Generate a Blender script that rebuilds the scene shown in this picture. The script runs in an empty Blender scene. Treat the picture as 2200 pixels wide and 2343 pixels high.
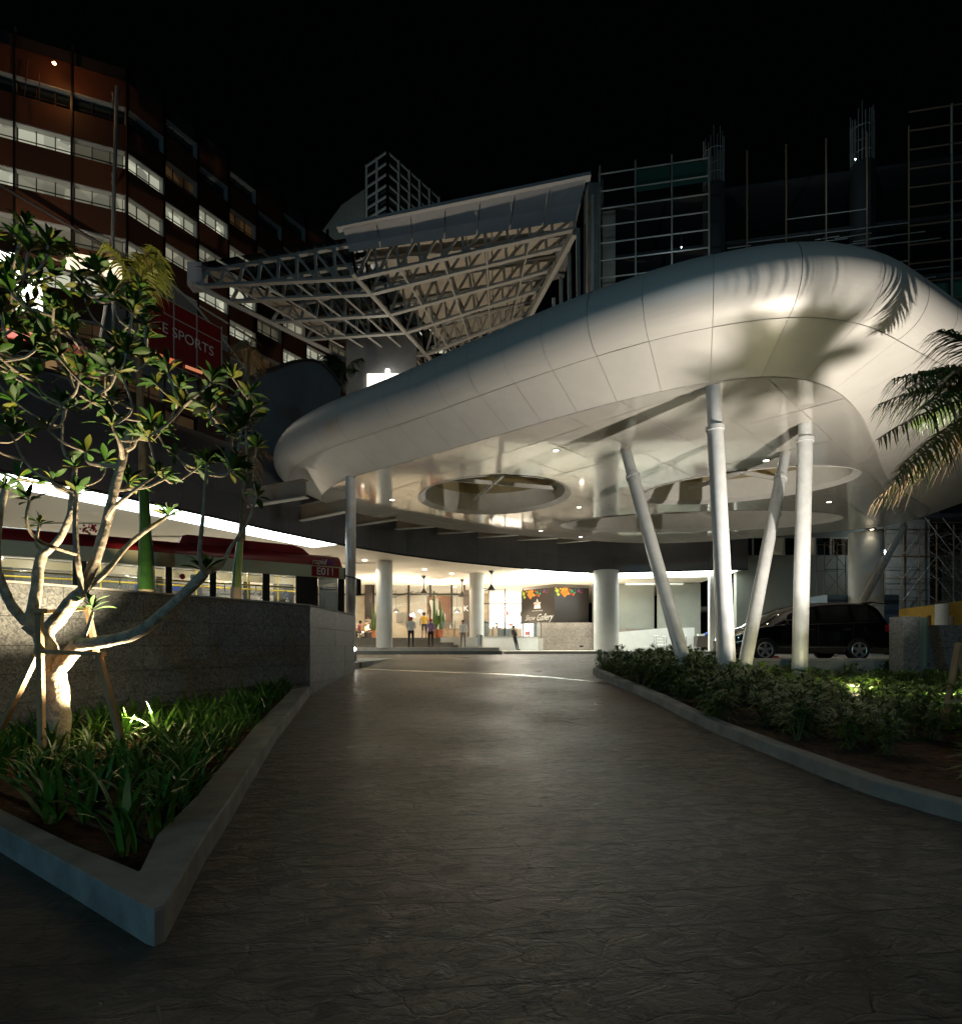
import bpy, bmesh, math, random
from mathutils import Vector, Matrix, Euler
from mathutils.geometry import tessellate_polygon
R = math.radians
rnd = random.Random(7)
scn = bpy.context.scene
COL = scn.collection
# ------------------------------------------------------------------ camera
F = 1300.0; EYE = 1.62
cam = bpy.data.cameras.new('camera'); camo = bpy.data.objects.new('camera', cam); COL.objects.link(camo)
camo.location = (0, 0, EYE); camo.rotation_euler = (R(90), 0, 0)
cam.sensor_fit = 'HORIZONTAL'; cam.sensor_width = 36; cam.lens = 36 * F / 2200
cam.shift_y = 308.5 / 2200; cam.clip_end = 600; cam.clip_start = 0.05
scn.camera = camo
# ------------------------------------------------------------------ sky, exposure
w = bpy.data.worlds.new('World'); scn.world = w; w.use_nodes = True
nt = w.node_tree; bg = nt.nodes['Background']
bg.inputs[0].default_value = (0.55, 0.75, 1.0, 1); bg.inputs[1].default_value = 0.0006
scn.view_settings.view_transform = 'Standard'; scn.view_settings.look = 'None'
scn.view_settings.exposure = 0.0; scn.view_settings.gamma = 1.0
scn.view_settings.use_curve_mapping = False
try:
    scn.cycles.use_light_tree = True; scn.cycles.sample_clamp_indirect = 3.0
    scn.cycles.max_bounces = 7; scn.cycles.diffuse_bounces = 3; scn.cycles.glossy_bounces = 3
    scn.cycles.caustics_reflective = False; scn.cycles.caustics_refractive = False
    scn.cycles.blur_glossy = 0.5
except Exception: pass

def at(u, v, Y): return Vector(((u - 1100) / F * Y, Y, EYE + (1480 - v) / F * Y))
def onz(u, v, z):
    Y = (z - EYE) * F / (1480 - v); return Vector(((u - 1100) / F * Y, Y, z))
PR = [(-60, 0), (5.5, 0), (7, .06), (9, .2), (12.7, .55), (15, .78), (17, .9), (20, .98), (24, 1.08), (30, 1.2), (400, 1.2)]
def gz(Y):
    for (a, za), (b, zb) in zip(PR, PR[1:]):
        if Y <= b: return za + (zb - za) * (Y - a) / (b - a)
    return 1.2

# ------------------------------------------------------------------ materials
MATS = {}
def mat(name, col, rough=.6, metal=0, emit=None, es=0, noise=0, nscale=5, bump=0, bscale=20, bdist=.01, alpha=None, trans=0, coat=0, spec=.5, aniso=0, objspace=True, col2=None, stretch=None, sub=None):
    if name in MATS: return MATS[name]
    m = bpy.data.materials.new(name); m.use_nodes = True; nt = m.node_tree
    p = nt.nodes['Principled BSDF']
    p.inputs['Base Color'].default_value = (*col, 1); p.inputs['Roughness'].default_value = rough
    p.inputs['Metallic'].default_value = metal; p.inputs['Specular IOR Level'].default_value = spec
    p.inputs['Coat Weight'].default_value = coat; p.inputs['Transmission Weight'].default_value = trans
    if aniso: p.inputs['Anisotropic'].default_value = aniso
    if emit: p.inputs['Emission Color'].default_value = (*emit, 1); p.inputs['Emission Strength'].default_value = es
    if alpha is not None: p.inputs['Alpha'].default_value = alpha
    if noise or bump:
        tc = nt.nodes.new('ShaderNodeTexCoord'); src = tc.outputs['Object']
        if not objspace:
            g = nt.nodes.new('ShaderNodeNewGeometry'); src = g.outputs['Position']
        mp = nt.nodes.new('ShaderNodeMapping'); nt.links.new(src, mp.inputs[0])
        if stretch: mp.inputs['Scale'].default_value = stretch
        if noise:
            n = nt.nodes.new('ShaderNodeTexNoise'); n.inputs['Scale'].default_value = nscale; n.inputs['Detail'].default_value = 5
            n.inputs['Roughness'].default_value = .65
            nt.links.new(mp.outputs[0], n.inputs['Vector'])
            r = nt.nodes.new('ShaderNodeValToRGB'); r.color_ramp.elements[0].position = .32; r.color_ramp.elements[1].position = .68
            c2 = col2 or tuple(max(0, c * (1 - noise)) for c in col)
            r.color_ramp.elements[0].color = (*c2, 1); r.color_ramp.elements[1].color = (*(min(1, c * (1 + noise * .5)) for c in col), 1)
            nt.links.new(n.outputs[0], r.inputs[0]); nt.links.new(r.outputs[0], p.inputs['Base Color'])
        if bump:
            n2 = nt.nodes.new('ShaderNodeTexNoise'); n2.inputs['Scale'].default_value = bscale; n2.inputs['Detail'].default_value = 4
            nt.links.new(mp.outputs[0], n2.inputs['Vector'])
            b = nt.nodes.new('ShaderNodeBump'); b.inputs['Strength'].default_value = bump; b.inputs['Distance'].default_value = bdist
            nt.links.new(n2.outputs[0], b.inputs['Height']); nt.links.new(b.outputs[0], p.inputs['Normal'])
    MATS[name] = m; return m

def granite(name, dark, light, rough=.5):
    m = bpy.data.materials.new(name); m.use_nodes = True; nt = m.node_tree; p = nt.nodes['Principled BSDF']
    g = nt.nodes.new('ShaderNodeNewGeometry')
    v = nt.nodes.new('ShaderNodeTexNoise'); v.inputs['Scale'].default_value = 17; v.inputs['Detail'].default_value = 5; v.inputs['Roughness'].default_value = .7
    v.inputs['Distortion'].default_value = 1.6
    n = nt.nodes.new('ShaderNodeTexNoise'); n.inputs['Scale'].default_value = 1.1; n.inputs['Detail'].default_value = 3
    nt.links.new(g.outputs['Position'], v.inputs['Vector']); nt.links.new(g.outputs['Position'], n.inputs['Vector'])
    r = nt.nodes.new('ShaderNodeValToRGB'); e = r.color_ramp.elements
    e[0].position = .4; e[0].color = (*dark, 1); e[1].position = .6; e[1].color = (*light, 1)
    nt.links.new(v.outputs[0], r.inputs[0])
    r2 = nt.nodes.new('ShaderNodeValToRGB'); r2.color_ramp.elements[0].color = (.75, .75, .74, 1); r2.color_ramp.elements[0].position = .3; r2.color_ramp.elements[1].position = .65
    nt.links.new(n.outputs[0], r2.inputs[0])
    mx = nt.nodes.new('ShaderNodeMixRGB'); mx.blend_type = 'MULTIPLY'; mx.inputs[0].default_value = 1
    nt.links.new(r.outputs[0], mx.inputs[1]); nt.links.new(r2.outputs[0], mx.inputs[2]); nt.links.new(mx.outputs[0], p.inputs['Base Color'])
    b = nt.nodes.new('ShaderNodeBump'); b.inputs['Strength'].default_value = .5; b.inputs['Distance'].default_value = .006
    nt.links.new(v.outputs[0], b.inputs['Height']); nt.links.new(b.outputs[0], p.inputs['Normal'])
    p.inputs['Roughness'].default_value = rough
    MATS[name] = m; return m

def stamped(name):
    m = bpy.data.materials.new(name); m.use_nodes = True; nt = m.node_tree; p = nt.nodes['Principled BSDF']; L = nt.links.new
    g = nt.nodes.new('ShaderNodeNewGeometry')
    mp = nt.nodes.new('ShaderNodeMapping'); mp.inputs['Rotation'].default_value = (0, 0, R(-7)); L(g.outputs['Position'], mp.inputs[0])
    ms = nt.nodes.new('ShaderNodeMapping'); ms.inputs['Scale'].default_value = (.7, 1.15, 1); L(mp.outputs[0], ms.inputs[0])
    n1 = nt.nodes.new('ShaderNodeTexNoise'); n1.inputs['Scale'].default_value = 5.2; n1.inputs['Detail'].default_value = 12; n1.inputs['Roughness'].default_value = .72; n1.inputs['Distortion'].default_value = .9
    L(ms.outputs[0], n1.inputs['Vector'])
    # slate clefts: warped voronoi edges
    n0 = nt.nodes.new('ShaderNodeTexNoise'); n0.inputs['Scale'].default_value = 3; n0.inputs['Detail'].default_value = 4; L(ms.outputs[0], n0.inputs['Vector'])
    ad = nt.nodes.new('ShaderNodeMixRGB'); ad.blend_type = 'ADD'; ad.inputs[0].default_value = .5; L(ms.outputs[0], ad.inputs[1]); L(n0.outputs['Color'], ad.inputs[2])
    vo = nt.nodes.new('ShaderNodeTexVoronoi'); vo.feature = 'DISTANCE_TO_EDGE'; vo.inputs['Scale'].default_value = 2.6; L(ad.outputs[0], vo.inputs['Vector'])
    cr = nt.nodes.new('ShaderNodeValToRGB'); cr.color_ramp.elements[0].position = 0; cr.color_ramp.elements[1].position = .035; L(vo.outputs['Distance'], cr.inputs[0])
    # plank joints every 0.62 m across the road
    sx = nt.nodes.new('ShaderNodeSeparateXYZ'); L(mp.outputs[0], sx.inputs[0])
    dv = nt.nodes.new('ShaderNodeMath'); dv.operation = 'MULTIPLY'; dv.inputs[1].default_value = 1 / .46; L(sx.outputs['Y'], dv.inputs[0])
    n3 = nt.nodes.new('ShaderNodeTexNoise'); n3.inputs['Scale'].default_value = .8; L(mp.outputs[0], n3.inputs['Vector'])
    a2 = nt.nodes.new('ShaderNodeMath'); a2.operation = 'MULTIPLY_ADD'; a2.inputs[1].default_value = .35; L(n3.outputs[0], a2.inputs[0]); L(dv.outputs[0], a2.inputs[2])
    fr = nt.nodes.new('ShaderNodeMath'); fr.operation = 'FRACT'; L(a2.outputs[0], fr.inputs[0])
    pj = nt.nodes.new('ShaderNodeValToRGB'); pj.color_ramp.elements[0].position = 0; pj.color_ramp.elements[1].position = .028; L(fr.outputs[0], pj.inputs[0])
    # relief
    nf = nt.nodes.new('ShaderNodeTexNoise'); nf.inputs['Scale'].default_value = 34; nf.inputs['Detail'].default_value = 5; L(ms.outputs[0], nf.inputs['Vector'])
    sh = nt.nodes.new('ShaderNodeValToRGB'); es_ = sh.color_ramp.elements; es_[0].position = .36; es_[1].position = .66; e3 = es_.new(.47); e3.color = (.35, .35, .35, 1); e4 = es_.new(.5); e4.color = (.75, .75, .75, 1); L(n1.outputs[0], sh.inputs[0])
    fa = nt.nodes.new('ShaderNodeMath'); fa.operation = 'MULTIPLY_ADD'; fa.inputs[1].default_value = .22; L(nf.outputs[0], fa.inputs[0]); L(sh.outputs[0], fa.inputs[2])
    mu = nt.nodes.new('ShaderNodeMath'); mu.operation = 'MULTIPLY_ADD'; mu.inputs[1].default_value = .3; L(cr.outputs[0], mu.inputs[0]); L(fa.outputs[0], mu.inputs[2])
    mu2 = nt.nodes.new('ShaderNodeMath'); mu2.operation = 'MULTIPLY_ADD'; mu2.inputs[1].default_value = .3; L(pj.outputs[0], mu2.inputs[0]); L(mu.outputs[0], mu2.inputs[2])
    b = nt.nodes.new('ShaderNodeBump'); b.inputs['Strength'].default_value = 1.0; b.inputs['Distance'].default_value = .05; L(mu2.outputs[0], b.inputs['Height']); L(b.outputs[0], p.inputs['Normal'])
    # colour: grey brown with worn patches
    n4 = nt.nodes.new('ShaderNodeTexNoise'); n4.inputs['Scale'].default_value = .55; n4.inputs['Detail'].default_value = 6; L(g.outputs['Position'], n4.inputs['Vector'])
    rc = nt.nodes.new('ShaderNodeValToRGB'); e = rc.color_ramp.elements; e[0].position = .3; e[0].color = (.095, .07, .048, 1); e[1].position = .7; e[1].color = (.21, .165, .115, 1)
    L(n4.outputs[0], rc.inputs[0])
    r5 = nt.nodes.new('ShaderNodeValToRGB'); e = r5.color_ramp.elements; e[0].position = .38; e[0].color = (.12, .12, .12, 1); e[1].position = .56; L(n1.outputs[0], r5.inputs[0])
    m1 = nt.nodes.new('ShaderNodeMixRGB'); m1.blend_type = 'MULTIPLY'; m1.inputs[0].default_value = .8; L(rc.outputs[0], m1.inputs[1]); L(r5.outputs[0], m1.inputs[2])
    m2 = nt.nodes.new('ShaderNodeMixRGB'); m2.blend_type = 'MULTIPLY'; m2.inputs[0].default_value = .7; L(m1.outputs[0], m2.inputs[1]); L(pj.outputs[0], m2.inputs[2])
    m3 = nt.nodes.new('ShaderNodeMixRGB'); m3.blend_type = 'MULTIPLY'; m3.inputs[0].default_value = .35; L(m2.outputs[0], m3.inputs[1]); L(cr.outputs[0], m3.inputs[2])
    L(m3.outputs[0], p.inputs['Base Color'])
    rr = nt.nodes.new('ShaderNodeMapRange'); rr.inputs[1].default_value = .2; rr.inputs[2].default_value = .8; rr.inputs[3].default_value = .22; rr.inputs[4].default_value = .5; L(n4.outputs[0], rr.inputs[0]); L(rr.outputs[0], p.inputs['Roughness'])
    MATS[name] = m; return m

M = {}
M['road'] = stamped('stamped_concrete')
M['kerb'] = mat('kerb_concrete', (.3, .3, .28), .8, noise=.35, nscale=2.5, bump=.3, bscale=40, objspace=False)
M['soil'] = mat('soil', (.1, .048, .02), .95, noise=.7, nscale=8, bump=1, bscale=14, bdist=.06, objspace=False)
M['granite'] = granite('flamed_granite', (.065, .07, .075), (.24, .25, .255))
M['granite2'] = granite('brown_granite', (.13, .11, .095), (.4, .35, .3))
M['step'] = mat('step_stone', (.15, .145, .135), .6, noise=.2, nscale=3, objspace=False)
M['slab'] = mat('slab', (.38, .37, .34), .7, noise=.2, nscale=3, bump=.2, bscale=50, objspace=False)
M['alu'] = mat('brushed_panel', (.66, .635, .59), .5, metal=.25, bump=.1, bscale=30, bdist=.003, stretch=(1, 1, 14), noise=.04, nscale=1.5, objspace=False)
M['band'] = mat('band_panel', (.66, .635, .59), .42, metal=.2, bump=.04, bscale=3, noise=.05, nscale=2, objspace=False)
M['soffit'] = mat('gloss_panel', (.66, .63, .575), .07, metal=.42, bump=.35, bscale=.8, bdist=.012, objspace=False)
M['joint'] = mat('joint', (.42, .39, .34), .8)
M['white'] = mat('white_paint', (.78, .77, .73), .5, noise=.08, nscale=2, objspace=False)
M['tube'] = mat('grey_tube_paint', (.66, .67, .66), .3, metal=.1, noise=.12, nscale=4, objspace=False)
M['ceil'] = mat('ceiling_board', (.86, .79, .67), .7)
M['hole'] = mat('opening_render', (.55, .48, .32), .6)
M['roofin'] = mat('inner_roof', (.42, .34, .16), .8, noise=.2, nscale=1.5)
M['fascia'] = mat('dark_tile', (.1, .1, .108), .28, noise=.15, nscale=1.5, objspace=False)
M['fgap'] = mat('tile_joint', (.03, .03, .032), .8)
M['render'] = mat('grey_render', (.24, .245, .25), .7, noise=.15, nscale=.8, bump=.1, bscale=8, objspace=False)
M['wallg'] = mat('green_grey_render', (.3, .31, .27), .75, noise=.1, nscale=.7, objspace=False)
M['steelbeam'] = mat('steel_beam', (.28, .24, .19), .5)
M['truss'] = mat('truss_paint', (.5, .49, .46), .45, noise=.1, nscale=2, objspace=False)
M['soffit2'] = mat('truss_roof_board', (.55, .5, .42), .55, noise=.2, nscale=.6, objspace=False)
M['box'] = mat('pale_cladding', (.6, .6, .62), .4, noise=.1, nscale=.5, objspace=False)
M['dglass'] = mat('dark_glass', (.015, .025, .025), .06, spec=.8)
M['brown'] = mat('brown_screen', (.19, .066, .03), .6, noise=.4, nscale=40, bump=.4, bscale=90, objspace=False)
M['brown2'] = mat('brown_screen_dark', (.11, .04, .02), .6, noise=.4, nscale=40, objspace=False)
M['litw'] = mat('lit_window', (.3, .3, .28), .3, emit=(.6, .58, .42), es=.34, noise=.1)
M['litw2'] = mat('lit_window_pale', (.3, .3, .28), .3, emit=(.74, .74, .56), es=.62)
M['litw3'] = mat('lit_window_dim', (.2, .2, .18), .3, emit=(.5, .45, .3), es=.13)
M['litw4'] = mat('screened_window', (.1, .06, .04), .5, emit=(.3, .17, .07), es=.1)
M['frame'] = mat('facade_frame', (.1, .08, .07), .5, metal=.3)
M['framew'] = mat('pale_frame', (.55, .55, .52), .5)
M['wood'] = mat('raw_timber', (.42, .27, .14), .7, noise=.35, nscale=6, stretch=(1, 1, .2), bump=.3, bscale=20)
M['bark'] = mat('frangipani_bark', (.42, .36, .28), .8, noise=.5, nscale=9, bump=.8, bscale=16, bdist=.03)
M['barkd'] = mat('palm_stem', (.2, .15, .09), .85, noise=.5, nscale=12, bump=.6, bscale=20, stretch=(1, 1, .3))
M['shaft'] = mat('green_shaft', (.22, .3, .06), .35, noise=.25, nscale=3, stretch=(1, 1, .2))
M['leaf'] = mat('leaf', (.038, .12, .008), .55, spec=.3, noise=.3, nscale=5)
M['leafy'] = mat('leaf_yellowish', (.15, .17, .015), .55, spec=.3, noise=.3, nscale=6)
M['leafd'] = mat('leaf_dark', (.02, .07, .008), .55, spec=.3, noise=.3, nscale=5)
M['strap'] = mat('strap_leaf', (.07, .19, .02), .45, noise=.35, nscale=4)
M['shrub'] = mat('shrub_leaf', (.085, .17, .02), .5, noise=.35, nscale=6)
M['stemm'] = mat('stem', (.14, .11, .05), .7)
M['frond'] = mat('frond', (.07, .12, .02), .4, noise=.3, nscale=5)
M['frondy'] = mat('frond_yellow', (.3, .33, .05), .45)
M['dry'] = mat('dry_frond', (.24, .16, .08), .7)
M['steel'] = mat('stainless', (.6, .6, .58), .25, metal=1)
M['black'] = mat('black', (.012, .012, .012), .4)
M['carp'] = mat('black_car_paint', (.004, .004, .005), .08, coat=.6, spec=.6)
M['cglass'] = mat('car_glass', (.012, .012, .012), .04, spec=.8)
M['rubber'] = mat('rubber', (.015, .015, .015), .8)
M['rim'] = mat('alloy', (.55, .53, .5), .3, metal=.7)
M['redp'] = mat('bus_red', (.3, .018, .02), .3)
M['cream'] = mat('bus_cream', (.6, .52, .32), .35)
M['busin'] = mat('bus_inner', (.75, .72, .62), .5)
M['yellow'] = mat('yellow_rail', (.75, .55, .04), .35)
M['blue'] = mat('blue_seat', (.03, .08, .35), .6)
M['glass'] = mat('clear_glass', (.9, .95, .92), .02, alpha=.12, spec=.6)
M['txt'] = mat('lettering_white', (.85, .85, .82), .5)
M['txtb'] = mat('lettering_blue', (.1, .1, .4), .5)
M['signred'] = mat('sign_red', (.45, .02, .015), .5)
M['pave'] = mat('platform_paving', (.5, .47, .42), .5, noise=.15, nscale=3, objspace=False)
M['hoardb'] = mat('blue_sheet', (.12, .2, .27), .5)
M['hoardb2'] = mat('blue_sheet_dark', (.06, .09, .15), .5)
M['hoardy'] = mat('yellow_hoarding', (.62, .36, .05), .6, noise=.15, nscale=2)
M['pipe'] = mat('galvanised_pipe', (.4, .4, .37), .5, metal=.3)
M['pipeb'] = mat('rusty_pipe', (.2, .13, .08), .7)
M['conc'] = mat('raw_concrete', (.3, .29, .26), .85, noise=.3, nscale=1.5, objspace=False)
M['net'] = mat('green_net', (.03, .12, .09), .8)
for k_, c_ in (('litw', (.6, .58, .42)), ('litw2', (.74, .74, .56)), ('litw3', (.5, .45, .3)), ('litw4', (.3, .17, .07))):
    nt_m = M[k_].node_tree; L_ = nt_m.links.new; g_m = nt_m.nodes.new('ShaderNodeNewGeometry'); mp_m = nt_m.nodes.new('ShaderNodeMapping'); mp_m.inputs['Scale'].default_value = (1, 1, .9); L_(g_m.outputs['Position'], mp_m.inputs[0])
    n_m = nt_m.nodes.new('ShaderNodeTexVoronoi'); n_m.inputs['Scale'].default_value = .9; L_(mp_m.outputs[0], n_m.inputs['Vector'])
    r_m = nt_m.nodes.new('ShaderNodeValToRGB'); r_m.color_ramp.elements[0].position = .15; r_m.color_ramp.elements[0].color = (*(c*.38 for c in c_), 1); r_m.color_ramp.elements[1].position = .7; r_m.color_ramp.elements[1].color = (*(min(1, c*1.15) for c in c_), 1)
    L_(n_m.outputs['Color'], r_m.inputs[0]); L_(r_m.outputs[0], nt_m.nodes['Principled BSDF'].inputs['Emission Color'])
def em(name, c, s): return mat(name, (.8, .8, .8), .5, emit=c, es=s)
M['cove'] = em('cove_tube', (.9, 1, .93), 9)
M['dl'] = em('downlight_glow', (1, .86, .62), 14)
M['dlc'] = em('downlight_glow_neutral', (1, .93, .8), 10)
M['busl'] = em('bus_tube', (1, .98, .8), 6)
M['shop'] = em('shop_glow', (1, .9, .72), 2.2)
M['orange'] = em('orange_bulb', (1, .5, .15), 30)
M['spotw'] = em('spot_glow', (1, .78, .4), 60)

# ------------------------------------------------------------------ mesh helpers
class B:
    def __init__(s): s.v = []; s.f = []; s.mi = []; s.cur = 0
    def face(s, idx): s.f.append(tuple(idx)); s.mi.append(s.cur)
    def quad(s, a, b, c, d):
        n = len(s.v); s.v += [tuple(a), tuple(b), tuple(c), tuple(d)]; s.face((n, n+1, n+2, n+3)); return s
    def poly(s, pts): n = len(s.v); s.v += [tuple(p) for p in pts]; s.face(range(n, n+len(pts))); return s
    def box(s, x0, x1, y0, y1, z0, z1, mtx=None):
        n = len(s.v); c = [Vector((x, y, z)) for z in (z0, z1) for y in (y0, y1) for x in (x0, x1)]
        if mtx is not None: c = [mtx @ p for p in c]
        s.v += [tuple(p) for p in c]
        for f in ((0, 2, 3, 1), (4, 5, 7, 6), (0, 1, 5, 4), (2, 6, 7, 3), (0, 4, 6, 2), (1, 3, 7, 5)): s.face([n+i for i in f])
        return s
    def bar(s, p, q, a, b, up=(0, 0, 1)):
        p = Vector(p); q = Vector(q); d = (q - p).normalized(); up = Vector(up)
        if abs(d.dot(up)) > .98: up = Vector((0, 1, 0))
        x = d.cross(up).normalized(); y = x.cross(d).normalized(); n = len(s.v)
        for o in (p, q):
            for (i, j) in ((-1, -1), (1, -1), (1, 1), (-1, 1)): s.v.append(tuple(o + x*i*a/2 + y*j*b/2))
        for f in ((0, 3, 2, 1), (4, 5, 6, 7), (0, 1, 5, 4), (1, 2, 6, 5), (2, 3, 7, 6), (3, 0, 4, 7)): s.face([n+i for i in f])
        return s
    def tube(s, pts, rad, n=8, cap=True):
        pts = [Vector(p) for p in pts]; k = len(pts)
        if not isinstance(rad, (list, tuple)): rad = [rad]*k
        ref = None; base = len(s.v)
        for i, p in enumerate(pts):
            d = (pts[min(i+1, k-1)] - pts[max(i-1, 0)]).normalized()
            if ref is None:
                ref = Vector((0, 0, 1)) if abs(d.z) < .9 else Vector((1, 0, 0))
            x = d.cross(ref).normalized(); ref = x.cross(d).normalized()
            for j in range(n):
                a = 2*math.pi*j/n; s.v.append(tuple(p + (x*math.cos(a) + ref*math.sin(a))*rad[i]))
        for i in range(k-1):
            for j in range(n):
                s.face((base+i*n+j, base+i*n+(j+1) % n, base+(i+1)*n+(j+1) % n, base+(i+1)*n+j))
        if cap:
            s.face([base+j for j in range(n)][::-1]); s.face([base+(k-1)*n+j for j in range(n)])
        return s
    def lathe(s, c, prof, n=24):
        return s.tube([(c[0], c[1], c[2]+z) for r, z in prof], [max(r, .001) for r, z in prof], n)
    def prism(s, pts, z0, z1):
        n = len(s.v); k = len(pts); s.v += [(p[0], p[1], z0) for p in pts] + [(p[0], p[1], z1) for p in pts]
        s.face([n+i for i in range(k)][::-1]); s.face([n+k+i for i in range(k)])
        for i in range(k): j = (i+1) % k; s.face((n+i, n+j, n+k+j, n+k+i))
        return s
    def mesh(s, name, mats, smooth=False):
        me = bpy.data.meshes.new(name); me.from_pydata(s.v, [], s.f); me.update()
        for m in (mats if isinstance(mats, (list, tuple)) else [mats]): me.materials.append(M[m] if isinstance(m, str) else m)
        if len(me.materials) > 1:
            for p, i in zip(me.polygons, s.mi): p.material_index = i
        if smooth:
            me.polygons.foreach_set('use_smooth', [True]*len(me.polygons))
            try: me.set_sharp_from_angle(angle=R(42))
            except Exception: pass
        return me
    def build(s, name, mats, parent=None, smooth=False, loc=None, rot=None):
        return obj(name, s.mesh(name, mats, smooth), parent, loc, rot)
def obj(name, me, parent=None, loc=None, rot=None, scale=None):
    o = bpy.data.objects.new(name, me); COL.objects.link(o)
    if parent is not None: o.parent = parent
    if loc is not None: o.location = loc
    if rot is not None: o.rotation_euler = rot
    if scale is not None: o.scale = scale if hasattr(scale, '__len__') else (scale,)*3
    return o
def tag(o, label, cat, group=None, kind=None):
    if label: o['label'] = label
    if cat: o['category'] = cat
    if group: o['group'] = group
    if kind: o['kind'] = kind
    return o
def thing(name, label, cat, loc=(0, 0, 0), rz=0, group=None):
    o = bpy.data.objects.new(name, None); COL.objects.link(o); o.location = loc; o.rotation_euler = (0, 0, rz); o.empty_display_size = .2
    return tag(o, label, cat, group)
def struct(o): o['kind'] = 'structure'; return o
def light(name, typ, parent, loc, energy, color=(1, 1, 1), size=.1, rot=None, target=None, spot=None, blend=.3, size_y=None, vis=True):
    l = bpy.data.lights.new(name, typ); l.energy = energy; l.color = color
    if typ == 'AREA':
        l.size = size
        if size_y: l.shape = 'RECTANGLE'; l.size_y = size_y
    else: l.shadow_soft_size = size
    if typ == 'SPOT': l.spot_size = spot or R(90); l.spot_blend = blend
    o = bpy.data.objects.new(name, l); COL.objects.link(o); o.parent = parent
    o.location = loc
    if target is not None:
        d = Vector(target) - Vector(loc); o.rotation_euler = d.to_track_quat('-Z', 'Y').to_euler()
    elif rot is not None: o.rotation_euler = rot
    return o
def text(body, size, m, parent, mtx, name='lettering', shear=0, ext=.004, sx=1):
    c = bpy.data.curves.new(name, 'FONT'); c.body = body; c.size = size; c.extrude = ext; c.shear = shear; c.align_x = 'CENTER'; c.align_y = 'CENTER'
    tmp = bpy.data.objects.new(name, c); COL.objects.link(tmp)
    dg = bpy.context.evaluated_depsgraph_get(); me = bpy.data.meshes.new_from_object(tmp.evaluated_get(dg))
    bpy.data.objects.remove(tmp); me.materials.clear(); me.materials.append(M[m])
    o = obj(name, me, parent); o.matrix_local = mtx @ Matrix.Diagonal((sx, 1, 1, 1)); return o
def face_mtx(p, xdir, up=(0, 0, 1)):
    x = Vector(xdir).normalized(); y = Vector(up); z = x.cross(y).normalized()
    m = Matrix((x, y, z)).transposed().to_4x4(); m.translation = Vector(p); return m
# ================================================================== GROUND
def sheet(name, m, x0, x1, ys, zf, nx=2):
    b = B()
    for y0, y1 in zip(ys, ys[1:]):
        b.quad((x0, y0, zf(y0)), (x1, y0, zf(y0)), (x1, y1, zf(y1)), (x0, y1, zf(y1)))
    return struct(b.build(name, m))
ys = [-60, 0, 3] + [5.5 + i*.5 for i in range(50)] + [60, 300]
sheet('road', 'road', -120, 120, ys, gz)
# raised bus road behind the granite wall
b = B(); P = [(-3.95, 12.95), (-3.9, 25.5), (-60, 25.5), (-60, -10), (-18.2, -10)]
b.prism(P, .9, 1.1 + .004); struct(b.build('bus_road', 'slab'))
b = B(); b.bar((-1.45, 2.55, .003), (-.6, 1.35, .003), .014, .006); struct(b.build('road_joint', 'black'))
# drain line
b = B(); dp = []
for (u, v) in [(812, 1531), (900, 1535), (1000, 1538.5), (1150, 1544), (1260, 1551), (1350, 1560), (1411, 1567)]:
    lo, hi = 5., 30.
    for _ in range(40):
        mid = (lo+hi)/2
        if (EYE-gz(mid))*F/mid > v-1480: lo = mid
        else: hi = mid
    dp.append(Vector(((u-1100)/F*lo, lo, gz(lo)+.006)))
for p, q in zip(dp, dp[1:]): b.quad(p, q, q+Vector((.02, .16, .012)), p+Vector((.02, .16, .012)))
tag(b.build('drain_channel', 'steel'), 'pale metal drain channel crossing the driveway at the top of its slope', 'drain')

def kerb(outer, inner, h, name, label):
    """a concrete kerb: outer and inner plan polylines; its cast lengths are parts"""
    n = len(outer); b = B()
    for (p, q) in zip(outer, inner):
        zo, zi = gz(p[1]), gz(q[1]); d = (Vector(q)-Vector(p)).normalized()*.014
        b.v += [(p[0], p[1], zo-.12), (p[0], p[1], zo+h-.014), (p[0]+d.x, p[1]+d.y, zo+h), (q[0]-d.x, q[1]-d.y, zi+h), (q[0], q[1], zi+h-.014), (q[0], q[1], zi-.12)]
    for i in range(n-1):
        for k in range(5): b.face((i*6+k, i*6+k+1, i*6+k+7, i*6+k+6))
    b.face(range(6)); b.face(range((n-1)*6, n*6))
    return tag(b.build(name, 'kerb'), label, 'kerb')
def offs(pts, d):
    out = []
    for i, p in enumerate(pts):
        a = Vector(pts[max(i-1, 0)][:2]); c = Vector(pts[min(i+1, len(pts)-1)][:2]); t = (c-a).normalized(); n = Vector((t.y, -t.x)); out.append((p[0]+n.x*d, p[1]+n.y*d))
    return out
def resamp(pts, step):
    P = [Vector(p) for p in pts]; out = [P[0]]; 
    for a, c in zip(P, P[1:]):
        k = max(1, round((c-a).length/step))
        for i in range(1, k+1): out.append(a.lerp(c, i/k))
    return [tuple(p) for p in out]
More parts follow.
